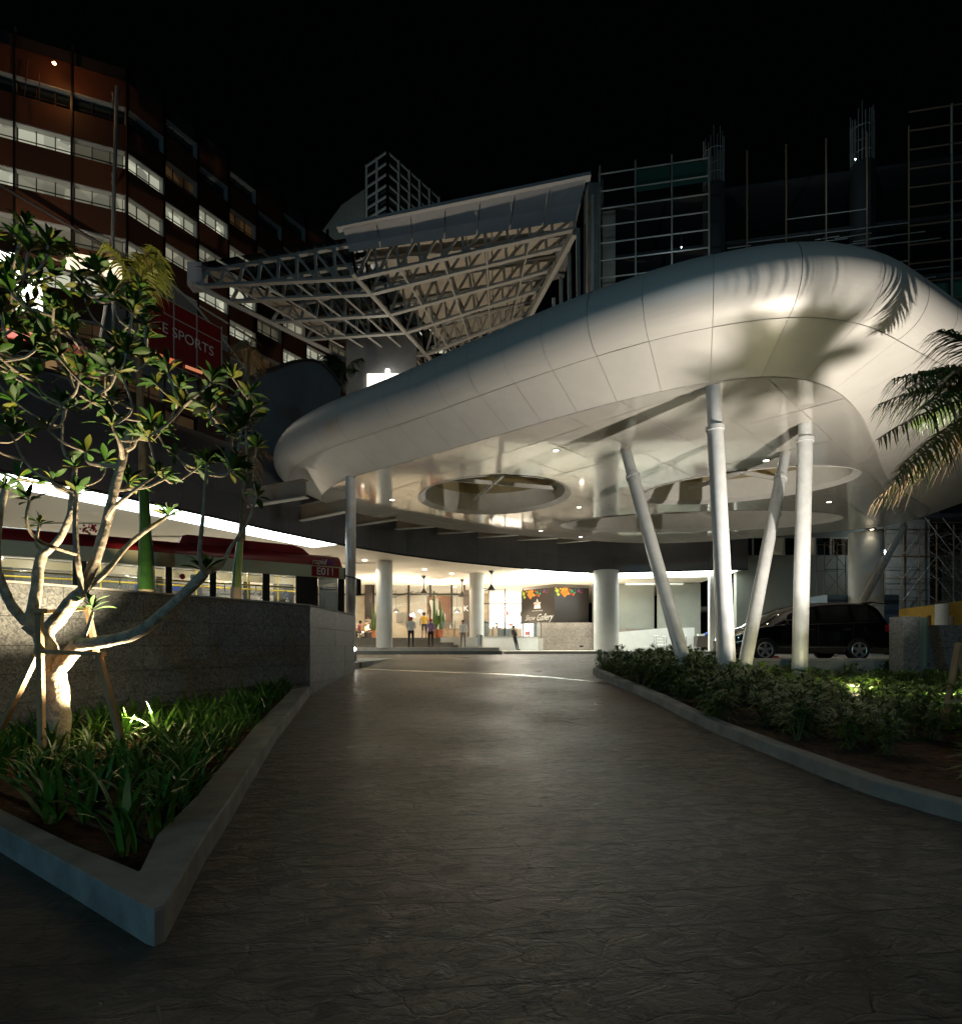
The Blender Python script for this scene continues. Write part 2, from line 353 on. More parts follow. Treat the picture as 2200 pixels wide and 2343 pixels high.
# left planter: road side edge then street side edge, meeting in a sharp corner
LO = resamp([(-3.80, 12.62), (-3.5, 10.9), (-3.16, 8.8), (-2.62, 6.42), (-2.08, 4.29), (-1.74, 3.05)], 1.1)
LI = [(p[0]-.36, p[1]+.03) for p in LO]; LI[-1] = (-2.18, 3.6); LI[-2] = (LI[-2][0]-.02, LI[-2][1])
SO = [(-2.76, 3.76), (-3.79, 4.48), (-5.8, 5.88), (-8.2, 7.55)]
SI = [(-2.95, 4.1), (-3.98, 4.82), (-6.0, 6.22), (-8.35, 7.86)]
kerb(LO[:-1]+[(-1.735, 3.12), (-1.76, 3.065), (-1.83, 3.10)]+SO, LI[:-1]+[(-2.17, 3.62), (-2.18, 3.6), (-2.2, 3.62)]+SI, .2, 'planter_kerb', 'grey concrete kerb meeting in a sharp corner round the left planter')
b = B(); ring = [(-2.2, 3.62)] + [(p[0]+.02, p[1]) for p in LI[::-1][1:]] + [(-4.0, 12.7), (-6.9, 8.05), (-9.6, 3.8), (-9.4, 8.5)]
ring = [(-2.2, 3.62)] + [(p[0]+.02, p[1]) for p in LI[::-1][1:]] + [(-4.0, 12.75), (-7.0, 8.0), (-8.3, 7.8)]
b.poly([(x, y, gz(y)+.09) for x, y in ring])
me = b.mesh('soil_bed', 'soil'); bm = bmesh.new(); bm.from_mesh(me)
bmesh.ops.triangulate(bm, faces=bm.faces[:])
for _ in range(5): bmesh.ops.subdivide_edges(bm, edges=[e for e in bm.edges if e.calc_length() > .3], cuts=1)
for v in bm.verts: v.co.z = gz(v.co.y) + .09 + rnd.uniform(-.02, .05)
bm.to_mesh(me); bm.free(); struct(obj('soil_bed', me))
# right planter
RO = [(4.62, 4.3), (4.44, 5.25), (4.18, 6.1), (4.04, 7.45), (3.8, 9.15), (3.68, 10.3), (3.6, 11.7), (3.47, 12.8), (3.3, 13.8), (3.17, 15.1), (3.17, 16.1), (3.4, 16.9), (3.95, 17.45), (4.8, 17.75), (6.9, 17.9)]
RO = resamp([(5.2, 2.2)] + RO, 1.25); RI = offs(RO, .22)
kerb(RO, RI, .17, 'planter_kerb', 'grey concrete kerb curving round the shrub bed under the white columns')
b = B(); ring = RI + [(6.95, 15.62), (14, 15.62), (16, 12), (16, 2.2)]
b.poly([(x, y, gz(y)+.08) for x, y in ring]); me = b.mesh('soil_bed', 'soil'); bm = bmesh.new(); bm.from_mesh(me)
bmesh.ops.triangulate(bm, faces=bm.faces[:])
for _ in range(6): bmesh.ops.subdivide_edges(bm, edges=[e for e in bm.edges if e.calc_length() > .35], cuts=1)
def mound(x, y): return .1 - .30*min(1, max(0, (x-5.6)/1.6))*min(1, max(0, (y-8.5)/3)) + .05*math.sin(x*2.1+y)*math.sin(y*1.3)
for v in bm.verts: v.co.z = gz(v.co.y) + mound(v.co.x, v.co.y) + rnd.uniform(-.02, .03)
bm.to_mesh(me); bm.free(); struct(obj('soil_bed', me))

# ================================================================== GRANITE WALL (left)
WA, WB, WC = Vector((-3.86, 12.7)), Vector((-6.8, 8.05)), Vector((-3.74, 16.6))
wt = thing('granite_wall', 'mottled grey granite clad retaining wall below the bus', 'wall', (-3.86, 12.7, .5))
TOPZ = 2.53
def slabs(A, Bp, n_len, zs, t, thick=.04, m='granite', nrm=(0, 0)):
    """rows of thin stone slabs on the vertical face from A to Bp"""
    d = (Bp-A); L = d.length; d = d/L; n = Vector((d.y, -d.x)) if nrm == (0, 0) else Vector(nrm)
    k = max(1, round(L/n_len)); o = Vector(t.location) if t is not None else Vector((0, 0, 0))
    for r, (z0, z1) in enumerate(zip(zs, zs[1:])):
        for i in range(k):
            a = A + d*(L*i/k + .003); c = A + d*(L*(i+1)/k - .003); th = thick + rnd.uniform(-.002, .003)
            bb = B(); P = [(a.x, a.y), (c.x, c.y), (c.x+n.x*th, c.y+n.y*th), (a.x+n.x*th, a.y+n.y*th)]
            bb.prism([(p[0]-o.x, p[1]-o.y) for p in P], z0+.004-o.z, z1-.004-o.z); bb.build('stone_slab', m, t)
zs = [0, .38, .8, 1.22, 1.64, 2.06, TOPZ]
dirn = (WB-WA).normalized(); WBB = WB + dirn*4
slabs(WA, WBB, 1.2, zs, wt, nrm=(.845, -.534))
slabs(WA, WC, 1.0, zs, wt, nrm=(1, 0))
b = B(); o = Vector(wt.location)
inn = Vector((-1, 1)).normalized()
P = [WA, WC, WC+Vector((-.3, 0)), WA+Vector((-.32, .25)), WBB+Vector((-.25, .16)), WBB]
b.prism([(p.x-o.x, p.y-o.y) for p in P], -.5, TOPZ-o.z-.01); b.build('wall_core', 'fgap', wt)
b = B(); P2 = [WA+Vector((.06, -.06)), WC+Vector((.06, 0)), WC+Vector((-.3, 0)), WA+Vector((-.32, .25)), WBB+Vector((-.25, .16)), WBB+Vector((.06, -.04))]
b.prism([(p.x-o.x, p.y-o.y) for p in P2], TOPZ-o.z+.004, TOPZ-o.z+.035); b.build('coping', 'slab', wt)

# ================================================================== CANOPY
Z2, Z1 = 7.5, 8.08
c2c = [(-6.35, 22.9), (-5.5, 20.9), (-4.2, 19.5), (-2.4, 18.1), (-.94, 16.97), (.23, 16.0), (1.34, 15.1), (2.37, 14.3), (3.5, 13.5), (4.9, 12.72), (6.4, 12.38), (7.9, 12.9), (9.5, 14.3), (11.3, 16.4), (14.3, 20), (17.2, 22.6), (19.4, 24.6), (20.1, 26.6), (19.0, 28.3), (16.6, 29.7), (14.5, 30.8), (12.4, 31.85), (9.75, 32.3), (7.35, 31.9), (4.2, 30.8), (1.5, 29.8), (-1.1, 28.7), (-3.5, 26.9), (-5.5, 24.9)]
def catmull(P, per):
    out = []; n = len(P)
    for i in range(n):
        p0, p1, p2, p3 = [Vector(P[(i+k-1) % n]) for k in range(4)]
        for j in range(per):
            t = j/per
            out.append(.5*((2*p1)+(-p0+p2)*t+(2*p0-5*p1+4*p2-p3)*t*t+(-p0+3*p1-3*p2+p3)*t**3))
    return out
fine = catmull(c2c, 12)
def arc_resample(P, n):
    Q = P+[P[0]]; L = [0]
    for a, c in zip(Q, Q[1:]): L.append(L[-1]+(c-a).length)
    out = []; j = 0
    for i in range(n):
        s = L[-1]*i/n
        while L[j+1] < s: j += 1
        out.append(Q[j].lerp(Q[j+1], (s-L[j])/(L[j+1]-L[j])))
    return out, L[-1]
NL = 264; loop2, per = arc_resample(fine, NL)
cen = Vector((6, 22)); nrm = []
for i in range(NL):
    t = (loop2[(i+2) % NL]-loop2[i-2]).normalized(); n = Vector((t.y, -t.x))
    nrm.append(n)
if (loop2[0]-cen).dot(nrm[0]) < 0: nrm = [-n for n in nrm]
for _ in range(6): nrm = [(nrm[i-1]+nrm[i]*2+nrm[(i+1) % NL]).normalized() for i in range(NL)]
can = thing('entrance_canopy', 'huge bean shaped silver canopy with rounded edge over the drop-off', 'canopy')
RB = .74; A0 = R(-75)
def sm_(t): t = min(1, max(0, t)); return t*t*(3-2*t)
BW = [1.25+1.5*sm_((loop2[i].x-7.8)/4.5)*sm_((27-loop2[i].y)/4) for i in range(NL)]
def prof(i, a, rr=RB):
    c = loop2[i] + nrm[i]*(BW[i]-RB*math.cos(A0)); p = c + nrm[i]*(rr*math.cos(a)); return Vector((p.x, p.y, Z1-RB*math.sin(A0)+rr*math.sin(a)))
NA = 18
def lerp_prof(fi, a, rr=RB):
    i = int(math.floor(fi)) % NL; f = fi-math.floor(fi); return prof(i, a, rr).lerp(prof((i+1) % NL, a, rr), f)
seg = 4; g = .03
i = 0; k = 0
while i < NL:
    b = B(); xs = [i+g*.5] + [i+j for j in range(1, seg)] + [i+seg-g*.5]; rr = RB + rnd.uniform(-.004, .004)
    for fx in xs:
        for a in range(NA+1): b.v.append(tuple(lerp_prof(fx, A0+(math.pi/2-A0)*a/NA, rr)))
    for q in range(len(xs)-1):
        for a in range(NA):
            n0 = q*(NA+1)+a; b.face((n0, n0+1, n0+NA+2, n0+NA+1))
    b.build('edge_panel', 'alu', can, smooth=True)
    b = B(); xs = [i+g*.5] + [i+j for j in range(1, seg)] + [i+seg-g*.5]
    def bandpt(fx, t):
        a = int(math.floor(fx)) % NL; f = fx-math.floor(fx)
        def q(ii): p = loop2[ii]+nrm[ii]*BW[ii]*t; return Vector((p.x, p.y, Z2+(Z1-Z2)*t))
        return q(a).lerp(q((a+1) % NL), f)
    for fx in xs:
        for t in (.012, .99): b.v.append(tuple(bandpt(fx, t)))
    for q in range(len(xs)-1): b.face((q*2, q*2+1, q*2+3, q*2+2))
    b.build('sloping_panel', 'band', can, smooth=True)
    i += seg
# dark carrier behind the panels, and the roof deck
b = B()
for i in range(NL):
    b.v.append(tuple(bandpt(i, 0)+Vector((0, 0, .03)))); b.v.append(tuple(bandpt(i, 1)+Vector((0, 0, .04))))
    for a in range(6): b.v.append(tuple(prof(i, A0+(math.pi/2-A0)*a/5, RB-.03)))
for i in range(NL):
    j = (i+1) % NL
    for a in range(7): b.face((i*8+a, i*8+a+1, j*8+a+1, j*8+a))
b.build('carrier_frame', 'joint', can)
b = B(); b.poly([tuple(prof(i, math.pi/2, RB-.02)) for i in range(0, NL, 2)]); b.build('roof_deck', 'joint', can)
# holes
def ell(cx, cy, a, bb, rot, n=48):
    out = []
    for i in range(n):
        t = 2*math.pi*i/n; x, y = a*math.cos(t), bb*math.sin(t); c, s = math.cos(rot), math.sin(rot); out.append(Vector((cx+x*c-y*s, cy+x*s+y*c)))
    return out
HOLES = [(.5, 22.3, 3.05, 2.75, R(-35)), (9.6, 20.9, 3.65, 2.15, R(-25)), (10.2, 26.8, 6.4, 2.15, R(-6))]
tri_in = [[Vector((p.x, p.y, 0)) for p in loop2[::2]]] + [[Vector((p.x, p.y, 0)) for p in ell(*h)][::-1] for h in HOLES]
allp = [p for L in tri_in for p in L]; tris = tessellate_polygon(tri_in)
me = bpy.data.meshes.new('t'); me.from_pydata([tuple(p) for p in allp], [], [tuple(t) for t in tris]); bm = bmesh.new(); bm.from_mesh(me)
U = Vector((1, 1, 0)).normalized(); V = Vector((-1, 1, 0)).normalized(); SU, SV = 2.9, 1.45
for k in range(-2, 16):
    bmesh.ops.bisect_plane(bm, geom=bm.verts[:]+bm.edges[:]+bm.faces[:], plane_co=U*(4+SU*k), plane_no=U)
for k in range(-16, 24):
    bmesh.ops.bisect_plane(bm, geom=bm.verts[:]+bm.edges[:]+bm.faces[:], plane_co=V*(SV*k), plane_no=V)
cells = {}
for f in bm.faces:
    c = f.calc_center_median(); cells.setdefault((math.floor((c.dot(U)-4)/SU), math.floor(c.dot(V)/SV)), []).append([v.co.copy() for v in f.verts])
bm.free()
for key, fs in cells.items():
    cu, cv = 4+SU*(key[0]+.5), SV*(key[1]+.5); c = U*cu+V*cv; b = B()
    tx, ty = rnd.gauss(0, .0022), rnd.gauss(0, .0022); dz = rnd.uniform(0, .004)
    for f in fs:
        P = []
        for p in f:
            d = p-c; du, dvv = d.dot(U), d.dot(V); q = c+U*(du*(1-.012/SU*2))+V*(dvv*(1-.012/SV*2))
            P.append((q.x, q.y, Z2+dz+du*tx+dvv*ty))
        n = Vector(P[1])-Vector(P[0]); 
        if n.cross(Vector(P[2])-Vector(P[0])).z > 0: P = P[::-1]
        b.poly(P)
    me = b.mesh('ceiling_panel', 'soffit'); bm = bmesh.new(); bm.from_mesh(me); bmesh.ops.remove_doubles(bm, verts=bm.verts[:], dist=.001)
    bmesh.ops.dissolve_limit(bm, angle_limit=.01, verts=bm.verts[:], edges=bm.edges[:]); bm.to_mesh(me); bm.free()
    obj('ceiling_panel', me, can)
b = B()
for t in tris: b.poly([(allp[i].x, allp[i].y, Z2+.035) for i in t])
b.build('carrier_frame', 'joint', can)
for hi, h in enumerate(HOLES):
    o_ = ell(*h); big = ell(h[0], h[1], h[2]+.03, h[3]+.03, h[4]); sm = ell(h[0], h[1], h[2]-.22, h[3]-.22, h[4]); n = len(o_)
    b = B()   # lip ring and upstand
    for r_, z in ((big, Z2-.012), (o_, Z2-.03), (sm, Z2+.10), (sm, Z2+.85)):
        b.v += [(p.x, p.y, z) for p in r_]
    for q in range(3):
        for i in range(n): j = (i+1) % n; b.face((q*n+i, q*n+j, (q+1)*n+j, (q+1)*n+i))
    b.build('opening_rim', 'white', can, smooth=True)
    b = B(); b.poly([(p.x, p.y, Z2+1.35) for p in big]); b.build('opening_lining', 'roofin', can)
    b = B(); b.v += [(p.x, p.y, Z2+.85) for p in sm] + [(p.x, p.y, Z2+1.34) for p in big]
    for i in range(n): j = (i+1) % n; b.face((i, j, n+j, n+i))
    b.build('opening_lining', 'hole', can)
    U2 = Vector((math.cos(h[4]+.9), math.sin(h[4]+.9), 0)); V2 = Vector((-U2.y, U2.x, 0)); c = Vector((h[0], h[1], Z2+.55))
    bars = [(U2, 0), (V2, 0)] if hi < 2 else [(U2, 0), (U2, 3.2), (U2, -3.2), (Vector((math.cos(h[4]), math.sin(h[4]), 0)), 0)]
    for d, off in bars:
        side = Vector((math.cos(h[4]), math.sin(h[4]), 0))*off
        # length of the chord inside the ellipse
        L = 0
        for s_ in (1, -1):
            L = 0
            while True:
                p = side+d*L; c_, s2 = math.cos(-h[4]), math.sin(-h[4]); x, y = p.x*c_-p.y*s2, p.x*s2+p.y*c_
                if (x/(h[2]-.2))**2+(y/(h[3]-.2))**2 > 1 or L > 9: break
                L += .1
        B().bar(c+side-d*L, c+side+d*L, .1, .14).build('cross_beam', 'white', can)
# recessed downlights of the canopy
for (u, v) in [(1271, 1030), (897, 1143), (1324, 1160), (1328, 1228), (1752, 1053), (1896, 1148), (1994, 1211), (1237, 1214), (1640, 1232)]:
    p = onz(u, v, Z2); t = thing('downlight', {1271: 'round recessed downlight in front of the nearest round canopy opening', 897: 'round canopy downlight left of the nearest round opening, above the bus', 1324: 'round canopy downlight right of the nearest round opening', 1328: 'round canopy downlight near the far edge above the gallery board', 1752: 'round canopy downlight just right of the leaning white columns', 1896: 'round canopy downlight between the two openings at the right', 1994: 'round canopy downlight beside the top of the thick far column', 1237: 'round canopy downlight among the bright reflections at the far edge', 1640: 'round canopy downlight at the far edge behind the tall white column'}[u], 'downlight', (p.x, p.y, Z2-.012), 0, 'downlights recessed in the canopy')
    B().lathe((0, 0, 0), [(.085, -.004), (.115, -.003), (.12, .03)], 20).build('trim_ring', 'steel', t)
    B().lathe((0, 0, -.006), [(.0, 0), (.085, .001)], 16).build('lens', 'dl', t)
    light('lamp', 'SPOT', t, (0, 0, -.05), 8 if u == 1994 else 60, (1, .84, .6), .06, rot=(0, 0, 0), spot=R(110), blend=.6)

# ------------------------------------------------------------------ columns under the canopy
def strut(name, label, base, top, r, cat='column', collar=True, m='tube', group=None, ct=.86):
    t = thing(name, label, cat, base, 0, group); d = Vector(top)-Vector(base); L = d.length; u = d.normalized()
    if collar:
        k = d*ct; B().tube([(0, 0, 0), k], r, 20).build('shaft', m, t, smooth=True)
        B().tube([k-u*.05, k+u*.05], r*1.14, 20).build('collar', m, t, smooth=True)
        B().tube([k, d], r*.88, 20).build('upper_shaft', m, t, smooth=True)
    else: B().tube([(0, 0, 0), d], r, 20).build('shaft', m, t, smooth=True)
    return t
g_ = 'white steel columns rising out of the shrub bed'
def gnd(u, v, Y, z): return Vector(((u-1100)/F*Y, Y, z))
strut('leaning_column', 'white steel column leaning left, leftmost of those in the shrub bed', gnd(1577, 0, 14.0, .75), onz(1430, 1028, Z2+.02), .177, group=g_)
strut('leaning_column', 'slim white steel column half hidden behind the tall front column', gnd(1655, 0, 14.6, .8), onz(1636, 1010, Z2+.02), .16, group=g_)
strut('leaning_column', 'tall white steel column of the shrub bed with the highest collar', gnd(1667, 0, 12.9, .7), onz(1630, 884, Z2+.02), .178, group=g_)
strut('leaning_column', 'white steel column leaning right in front of the black minivan bonnet', gnd(1696, 0, 14.2, .75), onz(1797, 1033, Z2+.02), .165, group=g_)
strut('upright_column', 'white steel column standing upright before the minivan doors', gnd(1828, 0, 14.8, .78), onz(1842, 967, Z2+.02), .19, group=g_, ct=.93)
strut('leaning_column', 'far white strut slanting up to the canopy behind the minivan rear', Vector((15.2, 24.6, 1.2)), onz(2068, 1203, Z2+.02), .165, ct=.72)
pp = thing('canopy_post', 'slim pale blue grey post beside the bus front', 'post', (-4.56, 19.9, .9))
B().lathe((0, 0, 0), [(.165, 0), (.165, 2.0)], 24).build('lower_shaft', 'tube', pp, smooth=True)
B().lathe((0, 0, 2.0), [(.18, 0), (.18, 4.67)], 24).build('shaft', 'tube', pp, smooth=True)
b = B(); b.box(-4.75, -3.85, 18.4, 20.3, .85, 1.12); tag(b.build('plinth', 'kerb'), 'low concrete plinth under the slim canopy post', 'plinth')
t = thing('bollard_light', 'stainless bollard with a glowing round lamp beside the canopy post', 'lamp', (-4.28, 19.2, 1.12))
B().lathe((0, 0, 0), [(.09, 0), (.09, .55)], 18).build('post', 'steel', t, smooth=True)
B().lathe((0, 0, .55), [(.09, 0), (.09, .03)], 18).build('cap', 'steel', t, smooth=True)
b = B(); b.tube([(.02, -.10, .42), (.02, -.085, .42)], .07, 16); b.build('lens', 'dlc', t); light('lamp', 'POINT', t, (.02, -.16, .42), 6, (1, .95, .8), .05)
# thick round columns
def roundcol(name, label, x, y, r, z0, z1, m='white'):
    b = B(); b.lathe((0, 0, 0), [(r, 0), (r, z1-z0)], 40); o = b.build(name, m, None, True, (x, y, z0)); tag(o, label, 'column'); return o
roundcol('round_column', 'thick white round column at the gallery corner below the bright cove light', 7.84, 35.6, .77, 1.35, 6.38)
roundcol('round_column', 'white round column on the steps behind the man in the red cap', (879-1100)/F*31.6, 31.6, .45, 1.55, 6.39)
roundcol('round_column', 'white round column furthest in, right of the terrace steps', (1090-1100)/F*36.5+.0, 37, .47, 2.2, 6.39)
roundcol('round_column', 'thick grey round column behind the minivan reaching the canopy', 19.9, 29.4, .78, 1.2, 7.5)
# ================================================================== PODIUM: fascia, cove lights, ceiling
FZ = 6.4
FP = [(-21.5, 3), (-15.6, 11.2), (-12.9, 15.2), (-10.4, 19.4), (-8.4, 23.1), (-6.3, 26.5), (-4.2, 29.0), (-1.6, 31.4), (1.3, 33.4), (4.2, 35.1), (6.6, 36.1), (8.9, 36.1), (11.4, 35.5), (16.3, 34.7)]
FPv = [Vector(p) for p in FP]
def fasc(u):
    r = (u-1100)/F
    for a, c in zip(FPv, FPv[1:]):
        fa, fc = a.x-r*a.y, c.x-r*c.y
        if fa <= 0 <= fc or fc <= 0 <= fa: return a.lerp(c, fa/(fa-fc))
    return FPv[-1] if r > 0 else FPv[0]
pod = thing('podium_building', 'curved dark tiled podium with glowing cove strips over the drop-off', 'building', (0, 40, 1.2)); PO = Vector((0, 40, 1.2))
Lc = [0]
for a, c in zip(FPv, FPv[1:]): Lc.append(Lc[-1]+(c-a).length)
def fp(s):
    for i in range(len(Lc)-1):
        if s <= Lc[i+1]: t = (s-Lc[i])/(Lc[i+1]-Lc[i]); return FPv[i].lerp(FPv[i+1], t)
    return FPv[-1]
tot = Lc[-1]; nt_ = 46; base = []
rows = [6.4, 7.4, 8.4, 9.4]
for i in range(nt_):
    a, c = fp(tot*i/nt_), fp(tot*(i+1)/nt_); d = (c-a).normalized(); n = Vector((d.y, -d.x))
    a2, c2 = a+d*.004, c-d*.004; mid = (a+c)/2; um = 1100+F*mid.x/mid.y
    for z0, z1 in zip(rows, rows[1:]):
        if 310 < um < 535 and z0 > 7.5: continue
        b = B(); b.box(0, (c2-a2).length, 0, .03, 0, z1-z0-.008)
        ang = math.atan2(d.y, d.x); th = rnd.uniform(-.0025, .0025)
        me_ = b.mesh('wall_tile', 'fascia'); o = obj('wall_tile', me_, pod, (a2.x+n.x*.03-PO.x, a2.y+n.y*.03-PO.y, z0+.004-PO.z), (th, 0, ang))
b = B()
for a, c in zip(FPv, FPv[1:]):
    b.quad(*[(p.x-PO.x, p.y-PO.y, z-PO.z) for p, z in ((a, 6.3), (c, 6.3), (c, 7.35 if 310 < 1100+F*c.x/c.y < 535 else 9.38), (a, 7.35 if 310 < 1100+F*a.x/a.y < 535 else 9.38))])
b.build('tile_backing', 'fgap', pod)
# wave topped rendered parapets above the tiles
def wave(pts, nm, lab):
    W = []
    for (u, v) in pts:
        p = fasc(u) + Vector((-.35, .3)); Y = p.y; W.append((p, EYE+(1480-v)/F*Y))
    t = thing('curved_parapet', lab, 'wall'); 
    for i in range(len(W)-1):
        (p, z), (q, y) = W[i], W[i+1]; b = B(); off = Vector((-.25, .2)); e = (q-p)*.004
        P = [p+e, q-e, q-e+off, p+e+off]; zz = [z, y, y, z]
        b.v = [(P[k].x, P[k].y, 6.5) for k in range(4)] + [(P[k].x, P[k].y, zz[k]) for k in range(4)]
        for f in ((4, 5, 6, 7), (0, 1, 5, 4), (1, 2, 6, 5), (2, 3, 7, 6), (3, 0, 4, 7)): b.face(f)
        b.build('parapet_panel', 'render', t)
        b = B(); b.bar((p.x-.05, p.y, z+.03), (q.x-.05, q.y, y+.03), .34, .06); b.build('coping', 'frame', t)
wave([(-500, 640), (-250, 745), (-60, 812), (60, 838), (180, 864), (235, 880), (270, 905), (292, 950), (300, 1010)], 'a', 'blue grey wave topped parapet above the bus, behind the frangipani tree')
wave([(538, 1075), (543, 985), (556, 910), (577, 868), (612, 852), (648, 840), (678, 830), (703, 826), (728, 826), (748, 834), (764, 848), (778, 864), (792, 885)], 'b', 'hump shaped grey parapet behind the pointed left end of the canopy')
# steel beams carrying the canopy on the fascia
tb = []
for (u0, u1, v1, hh) in [(559, 700, 1139, 5.35), (687, 792, 1172, 5.35), (814, 905, 1190, 5.73), (905, 1000, 1205, 5.94), (1001, 1095, 1216, 6.1), (1092, 1185, 1225, 6.2), (1183, 1276, 1232, 6.33), (1274, 1350, 1237, 6.4)]:
    p = fasc(u0); q = onz(u1, v1, 1.62+hh); q = Vector((q.x, q.y)); zb = 1.62+hh
    if (q-p).length > 3.6: q = p+(q-p).normalized()*3.6
    t = thing('canopy_beam', 'brown steel beam from the dark tiled fascia to the canopy edge, %s' % {559: 'leftmost, by the canopy tip', 687: 'second from the canopy tip', 814: 'first one right of the slim post', 905: 'second one right of the slim post', 1001: 'third right of the slim post', 1092: 'above the furthest round column', 1183: 'over the right cove light', 1274: 'rightmost one'}[u0], 'beam', (p.x, p.y, zb), 0, 'beams between fascia and canopy')
    d = Vector((q.x-p.x, q.y-p.y, 0))
    B().bar((0, 0, .02), (d.x, d.y, .02), .26, .04).build('bottom_flange', 'truss', t); B().bar((0, 0, .33), (d.x, d.y, .33), .05, .58).build('web', 'steelbeam', t); B().bar((0, 0, .64), (d.x, d.y, .64), .26, .04).build('top_flange', 'steelbeam', t)
# cove strips
def cove(u0, u1, wd, n, es=None):
    pts = []
    for i in range(n+1):
        p = fasc(u0+(u1-u0)*i/n); q = fasc(u0+(u1-u0)*i/n+3); d = (q-p).normalized(); m_ = Vector((-d.y, d.x)); pts.append((p+m_*.12, p+m_*wd))
    b = B(); z = FZ-.06-PO.z
    for (a, c), (e, f) in zip(pts, pts[1:]): b.quad((a.x-PO.x, a.y-PO.y, z), (c.x-PO.x, c.y-PO.y, z), (f.x-PO.x, f.y-PO.y, z), (e.x-PO.x, e.y-PO.y, z))
    b.build('cove_light', 'cove', pod)
cove(-420, 776, 1.7, 14); cove(1218, 1350, 3.3, 4); cove(1406, 1690, 3.3, 5)
# ceiling and roof over the drop-off
ring = [(p.x, p.y) for p in FPv] + [(16.3, 62), (-60, 62), (-60, 3)]
b = B(); b.v += [(x, y, FZ) for x, y in ring]; tr = tessellate_polygon([[Vector((x, y, 0)) for x, y in ring]])
for t_ in tr: b.face(t_)
b.build('ceiling', 'ceil', None); o = bpy.data.objects['ceiling']; struct(o)
b = B(); b.v += [(x, y+.3, 9.3) for x, y in ring]
for t_ in tr: b.face(t_)
o = b.build('roof_deck', 'render', pod); o.location = -PO
# platform, steps, terrace
b = B(); b.box(-60, 1.0, 31.25, 60, .8, 1.58); struct(b.build('platform', 'pave'))
for i, (y, z) in enumerate([(30.85, 1.39)]):
    b = B(); b.box(-30, 1.15+.2*i, y, 31.24, .8, z); struct(b.build('platform_step', 'step'))
b = B(); b.box(1.35, 60, 33.0, 62, .8, 1.36); struct(b.build('pavement', 'pave'))
st = thing('terrace_stair', 'grey terrace steps behind the man in the red cap', 'stair', (-8, 35.4, 1.58))
for i in range(4):
    b = B(); b.box(-8, 6.6-i*.33, i*.33, i*.33+.36, 0 if i == 0 else i*.155-.01, (i+1)*.155); b.build('step', 'step', st)
b = B(); b.box(-60, -.2, 36.72, 60, 1.2, 2.2); b.box(-.198, 4.2, 38.45, 60, 1.2, 2.2); struct(b.build('terrace', 'pave'))
lw = thing('white_planter_wall', 'low white wall in front of the dining terrace', 'wall', (0, 38.4, 1.3))
B().box(-2.55, -.2, -2.6, -2.35, 0, .92).build('wall_body', 'white', lw)
B().box(-.2, 3.85, -.1, .12, 0, .98).build('wall_body', 'white', lw)
B().box(-2.6, 3.9, -.13, .16, .985, 1.03).build('coping', 'slab', lw)
gr = thing('glass_balustrade', 'clear glass balustrade with slim posts on the terrace edge', 'railing', (-2.5, 36.2, 2.22))
for i in range(9):
    x = i*.82; y = 0 if x < 2.4 else 2.3
    B().box(x-.025, x+.025, y-.02, y+.02, 0, 1.08).build('post', 'steel', gr)
    if i < 8 and i != 2: B().box(x+.05, x+.77, y-.006, y+.006, .12, 1.0).build('pane', 'glass', gr)
# ------------------------------------------------------------------ shop front
sf = thing('cafe_facade', 'tall glazed cafe front with dark frames behind the terrace', 'shop front', (0, 44, 2.2))
def sx(u, Y=44): return (u-1100)/F*Y
H = 4.2
def mull(u, w=.09): x = sx(u); B().box(x-w/2, x+w/2, -.07, .07, 0, H).build('mullion', 'black', sf)
xs = [-900, -760, -640, -520, -400, -280, -160, -40, 80, 200, 300, 400, 500, 600, 700, 812, 855, 886, 930, 978, 1033, 1060]
for u in xs[:-4]: mull(u)
for u in (935, 984, 1033, 1062): mull(u, .14)
for a, c in zip(xs, xs[1:]):
    x0, x1 = sx(a)+.06, sx(c)-.06
    B().box(x0, x1, -.05, .05, H-.78, H-.66).build('transom', 'black', sf)
    B().box(x0, x1, -.01, .01, H-.65, H-.02).build('pane', 'glass', sf)
    if a not in (978,): B().box(x0, x1, -.01, .01, .05, H-.8).build('pane', 'glass', sf)
B().box(sx(985), sx(1030), -.12, .1, 0, 3.3).build('timber_door', mat('dark_timber', (.09, .04, .02), .5, noise=.4, nscale=4, stretch=(6, 1, .5)), sf)
B().box(sx(836), sx(853), -.3, .3, 0, H).build('pier', mat('dark_pier', (.045, .035, .03), .6), sf)
B().box(sx(1060), sx(1074), -.2, .2, 0, H-.4).build('pier', 'frame', sf)
text('K', .62, 'txt', sf, face_mtx((sx(1066), -.24, 2.35), (1, 0, 0)), 'letter')
text('eb.', .5, 'cove', sf, face_mtx((sx(940), .35, 1.9), (1, 0, 0)), 'neon_letters', shear=.4)
